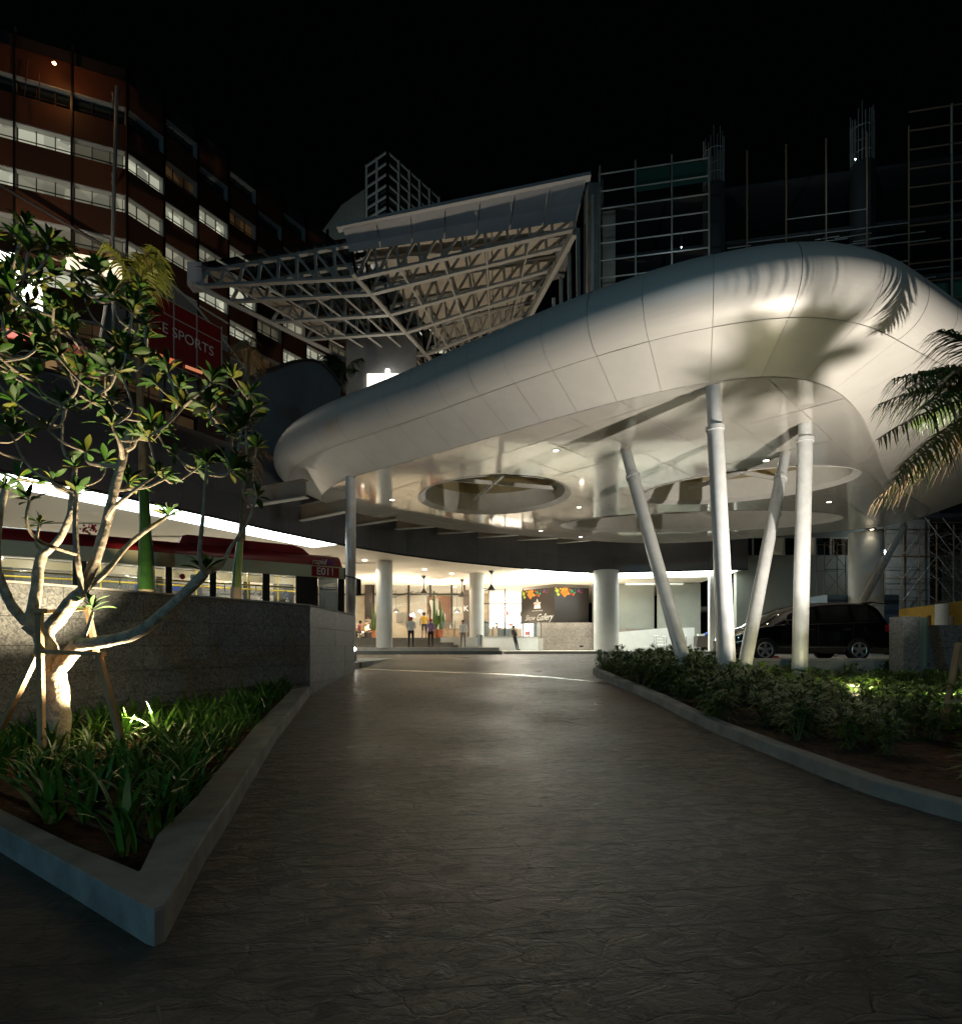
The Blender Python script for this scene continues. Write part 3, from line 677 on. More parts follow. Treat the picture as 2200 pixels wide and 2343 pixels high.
# shop interior: back wall, shelves, tables
B().box(-60, 3.2, 7.0, 7.2, 0, H).build('back_wall', mat('warm_wall', (.55, .45, .32), .7, noise=.3, nscale=1), sf)
for i in range(26):
    x = -58+i*2.3+rnd.uniform(-.3, .3); wd = rnd.uniform(.5, 1.5); h0 = rnd.choice([0, .9, 1.6, 2.4]); 
    B().box(x, x+wd, 6.3, 6.95, h0, h0+rnd.uniform(.5, 1.1)).build('cabinet', rnd.choice(['frame', 'wood', 'white', 'busin', 'black']), sf)
for i in range(16):
    x = -20+i*1.25; B().bar((x, 1+rnd.random()*4, 3.55+rnd.random()*.4), (x+rnd.uniform(.6, 2.4), 1+rnd.random()*4, 3.55+rnd.random()*.4), .12, .12).build('ceiling_duct', rnd.choice(['steel', 'frame', 'busin']), sf)
for i in range(10):
    x = -22+i*2.2+rnd.uniform(-.5, .5); y = 46+rnd.uniform(0, 3); z = 2.2+2.3
    t = thing('pendant_lamp', 'black dome pendant inside the cafe, ' + ['at the far left', 'second from the far left', 'third from the far left', 'behind the bus rear', 'behind the bus windows', 'behind the bus front', 'left of the near round column', 'just right of the near round column', 'above the man in yellow', 'nearest the timber door'][i], 'lamp', (x, y, z), 0, 'dome pendants inside the cafe')
    B().lathe((0, 0, 0), [(.32, 0), (.2, .16), (.06, .3), (.02, .32), (.02, 1.8)], 16).build('shade', 'black', t)
    B().lathe((0, 0, -.04), [(.02, 0), (.09, .03), (.05, .12)], 12).build('bulb', 'dl', t); 
    if i % 2 == 0: light('lamp', 'POINT', t, (0, 0, -.15), 200, (1, .82, .55), .12)  # pendants added to light the cafe and the ceiling outside
# right glazed entrance, very bright
en = thing('shop_entrance', 'very bright white shop entrance beside the black gallery board', 'entrance', (0, 46.5, 2.2))
for u in (1100, 1118, 1155, 1196): x = sx(u, 46.5); B().box(x-.05, x+.05, -.05, .05, 0, 4.15).build('mullion', 'frame', en)
B().box(sx(1100, 46.5), sx(1196, 46.5), -.04, .04, 2.9, 3.0).build('transom', 'frame', en)
B().box(sx(1120, 46.5), sx(1200, 46.5)+1, 3.0, 3.1, 0, 4.15).build('lit_wall', 'shop', en)  # wall glows by itself in place of a brightly lit interior
for i in range(14): x = .9+rnd.random()*3; z = .4+rnd.random()*1.9; B().box(x, x+rnd.uniform(.1, .45), 2.8, 2.95, z, z+rnd.uniform(.15, .6)).build('display_item', rnd.choice(['hoardy', 'signred', 'busin', 'white', 'blue']), en)
light('shop_lamp', 'AREA', en, (2.2, 1.4, 4.0), 420, (1, .9, .75), 3, rot=(0, 0, 0), size_y=2)
# ------------------------------------------------------------------ gallery board and stone wall
def P2(u, Y): return Vector((sx(u, Y), Y))
gb = thing('gallery_board', 'black gallery advertising board with coloured diamonds above the stone wall', 'billboard', (5.54, 42.9, 3.47)); GO = Vector((5.54, 42.9))
A_, B_, C_ = Vector((3.25, 45.9)), Vector((5.54, 42.9)), Vector((8.3, 43.8))
M['board'] = mat('board_black', (.022, .018, .016), .3)
for nm, p, q in (('left', A_, B_), ('right', B_, C_)):
    d = (q-p); L = d.length; ang = math.atan2(d.y, d.x); e = Vector((d.y, -d.x)).normalized()
    t0 = B(); t0.box(0, L, 0, .08, 0, 2.68); o = t0.build('panel', 'board', gb, False, (p.x-GO.x, p.y-GO.y, 0), (0, 0, ang))
    def dia(x, z, s, c):
        key = 'print_%d_%d_%d' % tuple(int(k*99) for k in c); M.setdefault(key, mat(key, c, .5))
        b = B(); b.poly([(x, -.006, z-s), (x+s, -.006, z), (x, -.006, z+s), (x-s, -.006, z)]); b.build('printed_diamond', key, o)
    OR, YE, LG, GN, RD, PK, BL = (.75, .2, .02), (.75, .42, .03), (.4, .5, .04), (.04, .3, .12), (.6, .06, .03), (.45, .03, .12), (.12, .1, .4)
    k = L/3.0
    for (x, z, s, c) in [(.25, 2.4, .2, LG), (.36, 2.12, .15, LG), (.55, 2.55, .1, YE), (.95, 2.3, .42, OR), (.8, 2.5, .15, YE), (1.12, 2.52, .13, YE), (1.3, 2.2, .12, YE), (1.42, 2.5, .1, RD), (1.62, 2.4, .15, GN), (1.75, 2.15, .13, RD), (1.88, 2.28, .11, GN), (1.5, 2.2, .08, RD), (2.3, 2.5, .1, BL), (2.2, 2.38, .08, PK), (2.42, 2.35, .07, PK), (2.6, 2.5, .04, PK), (1.95, 2.5, .05, GN), (2.6, 2.32, .04, PK), (1.2, 2.62, .06, OR), (.12, 2.6, .07, YE)]: dia(x*k*.93, z, s*.95, c)
    if nm == 'left':
        b = B(); cx, cz = L*.5, 1.5
        star = [(0, .42), (.12, .12), (.4, .12), (.3, -.06), (.36, -.36), (-.36, -.36), (-.3, -.06), (-.4, .12), (-.12, .12)]
        b.poly([(cx+x*1.05, -.008, cz+z) for x, z in star]); b.build('emblem', 'txt', o)
        b = B(); b.poly([(cx, -.012, cz+.3), (cx+.1, -.012, cz+.08), (cx-.1, -.012, cz+.08)]); b.build('emblem', 'steel', o)
        text('WCT', .34, 'signred', o, face_mtx((cx, -.016, cz-.04), (1, 0, 0)), 'lettering', sx=1.1)
        text('www.wct.com.my', .17, 'txt', o, face_mtx((cx, -.012, .98), (1, 0, 0)), 'lettering')
        text('Show', .6, 'txt', o, face_mtx((L*.27, -.012, .42), (1, 0, 0)), 'lettering', shear=.6, sx=.85)
        text('Gallery', .74, 'txt', o, face_mtx((L*.7, -.012, .42), (1, 0, 0)), 'lettering', shear=.6, sx=.82)
gs = thing('stone_wall', 'brown grey stone wall under the black gallery board', 'wall', (4.2, 43, 1.36))
zz = [1.36, 1.9, 2.42, 2.95, 3.46]
slabs(Vector((4.25, 43.05)), Vector((8.5, 43.05)), 1.06, zz, gs, m='granite2', nrm=(0, -1))
B().box(.05, 4.35, .06, .5, 0, 2.1).build('wall_core', 'fgap', gs)
B().box(4.3, 4.9, -.5, .4, 0, 4.95).build('pier', 'wallg', gs)
b = B(); b.box(8.2, 9.4, 40.5, 40.8, 1.36, 2.45); tag(b.build('low_white_wall', 'white'), 'short white wall beside the thick round column', 'wall')
# bay to the right of the round column
bw = thing('loading_bay', 'beige walled bay with white frame behind the trolleys', 'building', (10, 38, 1.36))
B().box(-1.5, 3.1, 5.0, 5.2, 0, 5.0).build('back_wall', 'wallg', bw); B().box(3.12, 6.3, 4.2, 4.4, 0, 5.0).build('back_wall', 'wallg', bw)
B().box(4.25, 4.6, -2.6, -2.3, 0, 5.0).build('white_frame', 'white', bw); B().box(.2, 4.2, 1.9, 2.2, 4.62, 4.75).build('white_frame', 'white', bw)
slabs(Vector((9.6, 42.9)), Vector((13.2, 42.9)), 1.2, [1.36, 2.1, 3.0], bw, m='granite2', nrm=(0, -1))
b = B(); xa, xb, xc = sx(1412, 38), sx(1520, 38), sx(1588, 38); b.v = [(xa, 38, 1.36), (xc, 38, 1.36), (xc, 38, 2.9), (xb, 38, 2.87), (xa, 38, 2.6), (xa, 38.3, 1.36), (xc, 38.3, 1.36), (xc, 38.3, 2.9), (xb, 38.3, 2.87), (xa, 38.3, 2.6)]
for f in ((0, 1, 2, 3, 4), (9, 8, 7, 6, 5), (0, 5, 6, 1), (1, 6, 7, 2), (2, 7, 8, 3), (3, 8, 9, 4), (4, 9, 5, 0)): b.face(f)
tag(b.build('ramp_wall', 'white'), 'bright white wall with a sloping top behind the luggage trolley', 'wall')
# end wall with high windows
ew = thing('end_wall_building', 'plain grey green building wall with a high strip of windows', 'building', (16.4, 36.5, 1.2))
B().box(.0, 8.2, 0, .4, 0, 6.3).build('wall', 'wallg', ew); B().box(0, 8.2, 0, .4, 7.45, 9.5).build('wall', 'wallg', ew)
B().box(8.3, 14, 2, 2.4, 0, 9.5).build('wall', 'conc', ew)
for i in range(6):
    x = .1+i*1.0; wn = B().box(x, x+.94, .12, .16, 6.35, 7.42).build('window', ['dglass', 'dglass', 'litw3', 'dglass', 'litw3', 'dglass'][i], ew)
    B().box(x+.95, x+1.03, .02, .2, 6.32, 7.45).build('frame', 'framew', wn)
B().box(5.9, 7.4, -.9, -.05, 0, 2.5).build('recess_wall', 'wallg', ew)
# ================================================================== BROWN MALL BUILDING
mall = thing('mall_building', 'tall curved building clad in brown screens with lit window strips', 'building', (-24.2, 38.8, 0)); MO = Vector((-24.2, 38.8))
bays = []
d1 = (Vector((-30.7, 36.3))-MO).normalized()
s = 0
for i in range(9): bays.append((MO+d1*(3.1*(i+1)), MO+d1*(3.1*i), 'L', i))
bays[0] = (MO+d1*3.1+Vector((0, 0)), MO, 'L', 0)
p = MO.copy(); ang = math.atan2(18.7, 10.7)
for i in range(13):
    L = 2.6 if i < 9 else 3.2; q = p+Vector((math.cos(ang), math.sin(ang)))*L; bays.append((p, q, 'R', i)); p = q; ang -= R(.6)
ROWZ = [9.2+3.0*k for k in range(11)]
core = B(); core.v = []
pc = {}
for (a, c, side, bi) in bays:
    d = (c-a); L = d.length; dn = d/L; n = Vector((dn.y, -dn.x)); ang_ = math.atan2(d.y, d.x)
    o2 = Vector((-MO.x, -MO.y))
    core.quad(*[(q.x-MO.x-n.x*.5, q.y-MO.y-n.y*.5, z) for q, z in ((a, 0), (c, 0), (c, 41.5), (a, 41.5))])
    off = 1.5 if (side == 'R' and bi % 2) else 0
    key = (side, round(L, 1))
    if key not in pc:
        pc[key] = (B().box(.03, L-.03, -.06, .06, 0, 1.75).mesh('screen_panel', 'brown'), B().box(.03, L-.03, -.06, .06, 0, 1.75).mesh('screen_panel', 'brown2'))
        for mn in ('litw', 'litw2', 'litw3', 'litw4', 'dglass'): pc[(key, mn)] = B().quad((.05, .42, 0), (L-.05, .42, 0), (L-.05, .42, 1.25), (.05, .42, 1.25)).mesh('window', mn)
        b = B()
        for k in range(1, 3): b.box(L*k/3-.02, L*k/3+.02, .3, .4, 0, 1.25)
        b.box(.0, L, .32, .4, .44, .47)
        pc[(key, 'm')] = b.mesh('mullion', 'frame')
        b = B(); b.box(L-.1, L-.03, -.05, .42, -.02, 1.25); b.box(.0, L-.12, -.02, .42, 1.18, 1.24); pc[(key, 'f')] = b.mesh('window_frame', 'framew')
    B().box(-.05, .05, -.16, .1, 8, 41.5).build('fin', 'black', mall, False, (a.x-MO.x, a.y-MO.y, 0), (0, 0, ang_))
    for ri, z in enumerate(ROWZ):
        zz_ = z+off-.75
        loc = (a.x-MO.x, a.y-MO.y, zz_)
        if zz_ > 39.8: continue
        obj('screen_panel', pc[key][1 if (ri+bi) % 2 else 0], mall, loc, (rnd.uniform(-.02, .02), 0, ang_))
        zw = zz_+1.75
        if zw > 40: continue
        top = zw > 37.5; m_ = 'litw4'
        if side == 'L':
            m_ = {35.6: 'litw2', 32.6: 'litw', 29.6: 'litw', 26.6: 'litw2'}.get(round(zw-.47, 1), None)
            rr_ = round((zw-10.2)/3); m_ = {9: 'dglass', 10: 'dglass', 8: 'litw', 7: 'litw', 6: 'litw3', 5: 'litw2', 4: 'litw4'}.get(rr_, 'litw4')
            if rr_ in (7, 8) and (bi + rr_) % 4 == 1: m_ = 'litw2'
            if rr_ == 8 and bi == 0: m_ = 'litw3'
        else:
            lit = {0: {8: 'litw2', 7: 'litw', 6: 'litw', 5: 'litw3'}, 1: {7: 'litw2', 6: 'litw', 5: 'litw'}, 2: {8: 'litw2', 7: 'litw', 6: 'litw2', 5: 'litw3'}, 3: {7: 'litw', 6: 'litw2', 5: 'litw2'}, 4: {7: 'litw2', 6: 'litw3'}, 5: {6: 'litw', 5: 'litw2'}, 6: {7: 'litw3', 6: 'litw2'}, 7: {6: 'litw3'}}
            rr_ = round((zw-off-10.2)/3); m_ = lit.get(bi, {}).get(rr_, 'litw4' if rr_ < 9 else 'dglass')
            if rr_ < 5: m_ = 'litw4'
        wn = obj('window', pc[(key, m_)], mall, loc[:2]+(zw,), (0, 0, ang_))
        if zw > 18:
            obj('mullion', pc[(key, 'm')], wn); obj('window_frame', pc[(key, 'f')], wn)
core.build('core_wall', 'frame', mall)
# roof frames and the pole fixed to the corner
for i in (6,):
    q = MO+d1*(3.1*i)-MO; B().tube([(q.x, q.y-.3, 38), (q.x-.6, q.y-.6, 41.3), (q.x-1.6, q.y-.4, 38)], .06, 6).build('roof_brace', 'framew', mall)
cp = thing('corner_mast', 'thin grey steel mast with brackets at the corner of the brown building', 'mast', (-24.6, 38.0, 18))
B().tube([(0, 0, 0), (.25, -.4, 11), (.6, -.5, 20.6)], .12, 8).build('pole', 'pipe', cp)
for z in (9.6, 14.4, 19.8): B().bar((.2, -.4, z), (-.3, .5, z+.4), .1, .1).build('bracket', 'pipe', cp); B().bar((.2, -.4, z+.6), (-.3, .5, z+.4), .08, .08).build('bracket', 'pipe', cp)
gt = thing('gondola_rail', 'long thin grey rail slung across the brown facade from the corner mast', 'rail', (-24.2, 38.2, 28.2))
B().tube([(-.5, 0, .2), (2.4, 4.7, -.5), (5.4, 9.6, -.9)], .09, 6).build('tube', 'pipe', gt); B().tube([(-.5, 0, 0), (-7.5, -2.9, 3.2), (-14, -5.4, 6.3)], .11, 6).build('tube', 'frame', gt)
t = thing('roof_lamp', 'orange lamp glowing at the top of the brown building', 'lamp', at(124, 147, 36.2)); B().lathe((0, 0, 0), [(.04, 0), (.11, .08), (.04, .16)], 12).build('bulb', 'orange', t)
light('lamp', 'POINT', t, (0, -.3, 0), 32, (1, .42, .12), .1)
t = thing('roof_frame', 'triangular steel frame lit orange beside the roof lamp', 'frame', at(72, 180, 36.4)); b = B(); b.tube([(-.5, 0, -1.5), (-.2, 0, 1.3), (.5, 0, .3), (.5, 0, -1.6), (-.5, 0, -1.5)], .035, 6); b.build('tube', 'frame', t)
# sign on the mall
dR = Vector((10.7, 18.7)).normalized(); nR = Vector((dR.y, -dR.x))
def onface(s_, z, out=.25): q = MO+dR*s_+nR*out; return Vector((q.x, q.y, z))
sg = thing('shop_sign', 'dark red fitness shop sign with pale letters on the brown building', 'sign', onface(4.4, 24.4, .3)); ang_ = math.atan2(dR.y, dR.x); sg.rotation_euler = (0, 0, ang_)
B().box(-3.4, 2.6, -.05, .05, -2.4, 2.2).build('sign_panel', mat('dull_red', (.22, .012, .01), .5, emit=(.35, .015, .01), es=.004), sg)
for x in (-3.4, -1.3, .5, 2.6): B().box(x-.04, x+.04, -.12, -.06, -2.6, 2.4).build('frame_bar', 'framew', sg)
for z in (2.2, 1.1, -2.4): B().box(-3.4, 2.6, -.16, -.13, z-.03, z+.03).build('frame_bar', 'framew', sg)
text('E SPORTS', 1.02, 'txt', sg, face_mtx((-.2, -.2, 0), (1, 0, 0)), 'lettering', sx=.95)
ey = thing('curved_window', 'eyebrow shaped recessed window round the red sign on the brown building', 'window'); b = B(); pts = []
prof_ = [(-2, 20), (-1.2, 25.6), (.4, 27.8), (2.6, 28.2), (5, 27.4), (8, 25.5), (11.5, 22.8), (13.6, 21.2), (11, 20.6), (6, 20.2)]
b.poly([onface(s_, z, .08) for s_, z in prof_]); b.build('recess', 'render', ey)
b = B(); b.tube([onface(s_, z, .2) for s_, z in prof_[:8]], .1, 6); b.build('frame', 'framew', ey)
# glowing shop signs glimpsed through the tree
for (u, v, w_, h_, c, s_, lb) in [(62, 665, 1.5, 2.4, (1, .93, .8), 3, 'large glowing white shop window seen through the top of the frangipani'), (12, 590, 1.2, .8, (1, .95, .85), 4, 'glowing white panel at the left edge behind the frangipani leaves'), (215, 606, 2.9, 1.0, (1, .8, .55), 1.6, 'warm lit window strip just right of the frangipani top'), (42, 765, 1.4, .5, (1, .14, .08), .7, 'small glowing red sign behind the frangipani, left'), (165, 815, 1.5, 1.4, (1, .1, .04), .15, 'dull red poster behind the middle of the frangipani'), (140, 850, 1.6, 1.2, (1, .5, .1), .2, 'ochre poster under the dull red one behind the frangipani'), (378, 820, 1.2, .35, (1, .18, .05), .7, 'small glowing red sign right of the frangipani trunk line'), (445, 845, 1.1, .16, (1, .3, .12), .6, 'thin red light strip low on the brown facade')]:
    Y = 34.5 if u < 300 else 38.2; q = at(u, v, Y); k = 'glow_%d' % u; M[k] = em(k, c, s_)
    t = thing('lit_sign', lb, 'sign', q, R(20 if u < 300 else 52)); B().box(-w_/2, w_/2, 0, .12, -h_/2, h_/2).build('lit_face', k, t); B().box(-w_/2-.06, w_/2+.06, .13, .3, -h_/2-.06, h_/2+.06).build('sign_box', 'frame', t)
t = thing('flood_light', 'bare starry floodlight among the top frangipani leaves', 'lamp', at(50, 620, 34)); B().lathe((0, 0, 0), [(.05, 0), (.2, .15), (.05, .3)], 12).build('bulb', 'spotw', t); light('lamp', 'POINT', t, (0, -.4, 0), 500, (1, .9, .75), .15)
# ================================================================== TRUSS ROOF
tr_ = thing('truss_canopy', 'high white steel truss roof between the brown building and the building site', 'roof', (-7.9, 36, 25)); TO = Vector((-7.9, 36, 25))
NT = 6; TR = []
Ls = [at(458, 655, 36.9), at(803, 826, 46.4)]; Ks = [at(815, 636, 36), at(974, 811, 45.5)]; Rs = [at(1314, 524, 35.2), at(1222, 713, 44.3)]
for i in range(NT):
    f = [0, .17, .42, .66, 1.0, 1.28][i]
    Lq, Kq, Rq = Ls[0].lerp(Ls[1], f), Ks[0].lerp(Ks[1], f), Rs[0].lerp(Rs[1], f); TR.append((Lq, Kq, Rq))
    tp = [Lq+Vector((.5, 0, .95)), Kq+Vector((-.3, 0, 2.1)), Rq+Vector((0, 0, .75))]
    for a, c in ((Lq, Kq), (Kq, Rq)): B().bar(a-TO, c-TO, .3, .16).build('bottom_chord', 'truss', tr_)
    for a, c in zip(tp, tp[1:]): B().bar(a-TO, c-TO, .26, .16).build('top_chord', 'truss', tr_)
    for (a, c, ta, tc, n) in ((Lq, Kq, tp[0], tp[1], 8), (Kq, Rq, tp[1], tp[2], 10)):
        for k in range(n+1):
            f0 = k/n; p0, q0 = a.lerp(c, f0), ta.lerp(tc, f0)
            B().bar(p0-TO, q0-TO, .17, .17).build('web_post', 'truss', tr_)
            if k < n:
                f1 = (k+1)/n
                if n == 8: pp_, qq_ = ta.lerp(tc, f0), a.lerp(c, f1)
                else: pp_, qq_ = a.lerp(c, f0), ta.lerp(tc, f1)
                B().bar(pp_-TO, qq_-TO, .14, .14).build('web_diagonal', 'truss', tr_)
ext = lambda S, f: S[0].lerp(S[1], f)
for nm, S, zoff, rr in (('edge_tube', Ls, -.1, .16), ('ridge_tube', Ks, .0, .15)):
    B().tube([ext(S, -.05)+Vector((0, 0, zoff))-TO, ext(S, 1.35)+Vector((0, 0, zoff))-TO], rr, 10).build(nm, 'truss', tr_)
for f in (.2, .4, .6, .8):
    for S0, S1 in ((Ls, Ks), (Ks, Rs)):
        B().tube([ext(S0, 0).lerp(ext(S1, 0), f)-TO, ext(S0, 1.28).lerp(ext(S1, 1.28), f)-TO], .07, 6).build('purlin', 'truss', tr_)
# soffit of the right half, glass of the left half
up = Vector((0, 0, 2.35))
for k in range(8):
    f0, f1 = k/8, (k+1)/8; g0, g1 = f0+.004, f1-.004
    z_ = lambda f: Vector((0, 0, 2.4-1.5*f))
    B().quad(ext(Ks, -.05).lerp(ext(Rs, -.05), g0)+z_(g0)-TO, ext(Ks, -.05).lerp(ext(Rs, -.05), g1)+z_(g1)-TO, ext(Ks, 1.4).lerp(ext(Rs, 1.4), g1)+z_(g1)-TO, ext(Ks, 1.4).lerp(ext(Rs, 1.4), g0)+z_(g0)-TO).build('soffit_board', 'soffit2', tr_)
for k in range(7):
    f0, f1 = k/7+.01, (k+1)/7-.01
    z_ = lambda f: Vector((0, 0, 1.3+1.1*f))
    for a_, c_ in ((-.03, .3), (.32, .62), (.64, 1.0), (1.02, 1.35)):
        B().quad(ext(Ls, a_).lerp(ext(Ks, a_), f0)+z_(f0)-TO, ext(Ls, a_).lerp(ext(Ks, a_), f1)+z_(f1)-TO, ext(Ls, c_).lerp(ext(Ks, c_), f1)+z_(f1)-TO, ext(Ls, c_).lerp(ext(Ks, c_), f0)+z_(f0)-TO).build('roof_glass', 'dglass', tr_)
# gutter plate along the left edge
B().quad(ext(Ls, -.05)+Vector((.2, 0, 1.0))-TO, ext(Ls, 1.4)+Vector((.2, 0, 1.0))-TO, ext(Ls, 1.4)+Vector((2.0, .2, 1.0))-TO, ext(Ls, -.05)+Vector((2.0, .2, 1.0))-TO).build('gutter', 'soffit2', tr_)
q = Ls[0]-TO; B().box(q.x-.7, q.x+.25, q.y-.3, q.y+.5, q.z-.1, q.z+1.4).build('end_box', 'box', tr_)
# big cladding beam with overhanging lip on the front
fa, fb = at(797, 577, 35.6), at(1316, 505, 34.6); fa2, fb2 = at(786, 535, 35.3), at(1340, 417, 34.2)
n_ = 7
for k in range(n_):
    g0, g1 = k/n_+.002, (k+1)/n_-.002
    lo0, lo1 = fa.lerp(fb, g0), fa.lerp(fb, g1); hi0, hi1 = fa2.lerp(fb2, g0), fa2.lerp(fb2, g1); md0, md1 = lo0.lerp(hi0, .5)+Vector((0, .25, .1)), lo1.lerp(hi1, .5)+Vector((0, .25, .1))
    B().quad(lo0-TO, lo1-TO, md1-TO, md0-TO).build('cladding_panel', 'box', tr_); B().quad(md0-TO, md1-TO, hi1-TO+Vector((0, -.35, 0)), hi0-TO+Vector((0, -.35, 0))).build('cladding_panel', 'box', tr_)
B().bar(fa2-TO+Vector((-.3, -.35, .08)), fb2-TO+Vector((.2, -.35, .08)), .5, .2).build('roof_lip', 'box', tr_)
b = B(); b.quad(fa2-TO+Vector((0, -.2, .1)), fb2-TO+Vector((0, -.2, .1)), fb2-TO+Vector((0, 9, .1)), fa2-TO+Vector((2, 9, .1))); b.build('roof_top', 'render', tr_)
# lantern glowing under the roof
t = thing('lit_atrium', 'very bright lit atrium window glimpsed above the canopy left edge', 'window', at(878, 865, 44)); B().box(-1.3, 1.6, 0, .2, -1.2, .35).build('lit_pane', em('atrium_glow', (1, .94, .78), 2.2), t)
B().tube([(.35, -.3, -1.2), (.35, -.3, .5)], .17, 12).build('lamp_tube', 'dlc', t); B().box(-3, 2.5, .25, .4, -4, 3.6).build('wall', 'render', t)
for (u, v, w_) in [(1010, 690, 1.6), (985, 760, 2.2), (1000, 800, 1.8), (1030, 820, 1.4), (870, 640, 1.2)]:
    tt = B().box(-w_/2, w_/2, 0, .1, -.3, .3); q = at(u, v, 56); q = tt.build('ceiling_light', 'litw2', None, False, q); tag(q, {690: 'pale lit window seen through the middle of the trusses', 760: 'wide lit window through the rear trusses', 800: 'lit window low behind the rearmost truss', 820: 'small lit window right of the rearmost truss kink', 640: 'small lit pane near the front truss kink'}[v], 'window')
# ================================================================== FAR TOWER
tw = thing('far_tower', 'distant dark glass tower with a white gridded frame', 'tower', (-24.7, 150, 0)); T0 = Vector((-24.7, 150)); TL = Vector((-31.1, 154.5)); TRt = Vector((-12.3, 165.5))
ztop = EYE+1135*150/F
t = thing('mast_light', 'floodlight mast lighting the distant glass tower', 'lamp', (-33, 118, 60)); B().lathe((0, 0, 0), [(.3, 0), (.2, 18)], 8).build('mast', 'pipe', t); light('lamp', 'POINT', t, (0, 0, 18.4), 13000, (.75, .95, .95), .3)  # mast and lamp added to brighten the dark tower
b = B()
for a, c in ((T0, TL), (T0, TRt)):
    b.quad(*[(q.x-T0.x, q.y-T0.y+.5, z) for q, z in ((a, 60), (c, 60), (c, ztop-8), (a, ztop-8))])
b.build('glazing', 'dglass', tw)
for a, c, n in ((T0, TL, 2), (T0, TRt, 5)):
    for k in range(n+1):
        q = a.lerp(c, k/n)-T0; B().box(q.x-.3, q.x+.3, q.y-.3, q.y+.3, 80, ztop).build('frame_post', 'framew', tw)
    for k in range(14):
        z = ztop-k*2.9-.3; B().bar((a.x-T0.x, a.y-T0.y-.1, z), (c.x-T0.x, c.y-T0.y-.1, z), .35, .4).build('frame_rail', 'framew', tw)
b = B(); b.v = [(x, y, z) for x, y, z in ((-7, 5, 60), (-24, 12, 60), (-24, 12, ztop-17), (-14, 8, ztop-8), (-7, 5, ztop-6))]; b.face((0, 1, 2, 3, 4)); b.build('gable', 'wallg', tw)
# ================================================================== BUILDING SITE (upper right)
SO_ = Vector((8.37, 40)); SD = Vector((.983, -.186)); SN = Vector((-.186, -.983))
def S_(s_, z, out=0): q = SO_+SD*s_+SN*out; return Vector((q.x, q.y, z))
bs = thing('unfinished_building', 'dark unfinished concrete building behind scaffolding', 'building', (8.4, 40, 0)); BO = Vector((8.4, 40, 0))
def sb(s0, s1, o0, o1, z0, z1, nm, m):
    b = B(); b.v = [tuple(S_(s_, z, o)-BO) for z in (z0, z1) for (s_, o) in ((s0, o0), (s1, o0), (s1, o1), (s0, o1))]
    for f in ((3, 2, 1, 0), (4, 5, 6, 7), (0, 1, 5, 4), (1, 2, 6, 5), (2, 3, 7, 6), (3, 0, 4, 7)): b.face(f)
    return b.build(nm, m, bs)
for z in (10.5, 14.5, 18.5, 22.5, 26.5, 30.4, 34.2): sb(-.5, 27, -2.0, -14, z-.25, z, 'floor_slab', 'fgap')
sb(-.9, 28, -9, -9.4, 9, 34, 'inner_wall', 'fgap')
for s_ in (-.4, 8.0, 17.6, 25.5):
    q = S_(s_, 0, -2.2)-BO; B().lathe((q.x, q.y, 9), [(.75, 0), (.75, 25.5 if s_ > 0 else 23.9)], 24).build('concrete_column', 'fgap', bs, smooth=True)
    t = thing('rebar_cage', {-.4: 'round cage of rusty reinforcing bars, leftmost and lowest on the skyline', 8.0: 'round cage of reinforcing bars in the middle of the site skyline', 17.6: 'faint round cage of reinforcing bars at the right of the skyline', 25.5: 'cage of reinforcing bars beyond the right scaffolding'}[s_], 'rebar', S_(s_, 33 if s_ > 0 else 31, -2.2), 0, 'rebar cages on the unfinished columns')
    for k in range(20):
        a = k*math.pi/10; B().tube([(.68*math.cos(a), .68*math.sin(a), 0), (.68*math.cos(a)+rnd.uniform(-.04, .04), .68*math.sin(a), 5.2+rnd.uniform(-.9, .3))], .03, 5).build('bar', 'pipe', t)
    for z in (.6, 2.2, 3.9): B().tube([(.7*math.cos(k*.393), .7*math.sin(k*.393), z) for k in range(17)], .025, 4, cap=False).build('hoop', 'pipe', t)
for (s_, z, en_, lb) in [(5, 27, 110, 'small lamp hanging in the left scaffold bays of the site'), (15, 31, 90, 'small lamp high in the middle of the dark site'), (25, 27, 35, 'small lamp in the right scaffold bays of the site')]:
    t = thing('site_lamp', lb, 'lamp', S_(s_, z, 3.0)); B().lathe((0, 0, 0), [(.02, 0), (.05, .05), (.02, .1), (.01, 1.2)], 8).build('lamp_head', 'pipe', t); light('lamp', 'POINT', t, (0, 0, -.1), en_, (.62, .9, 1), .01)  # lamps added only to brighten the scaffold tubes and cages
sc_ = thing('facade_scaffold', 'grey tube scaffold bays over the unfinished building', 'scaffold', (8.4, 40, 0))
SB = 2.42
def pipe(a, c, r, nm, m='pipe'): B().tube([a-BO, c-BO], r, 6, cap=False).build(nm, m, sc_)
for k in range(11):
    zt = 35.5 if k in (0, 1, 2, 3) else 35.0 if k < 9 else 36.0
    pipe(S_(k*SB, 14), S_(k*SB, zt), .06 if k < 4 or k > 8 else .05, 'standard', 'pipe' if k < 4 or k > 8 else 'pipeb')
for k in range(10):
    for z in [34.9 - 1.22*j for j in range(13)]:
        if 3 <= k <= 7 and (z > 31 or rnd.random() < .45): continue
        zz2 = z + (1.0 if k > 7 else 0)
        pipe(S_(k*SB, zz2), S_(k*SB+SB, zz2), .05 if k < 3 or k > 7 else .03, 'ledger', 'framew' if k == 0 else 'pipeb' if k > 7 else 'pipe')
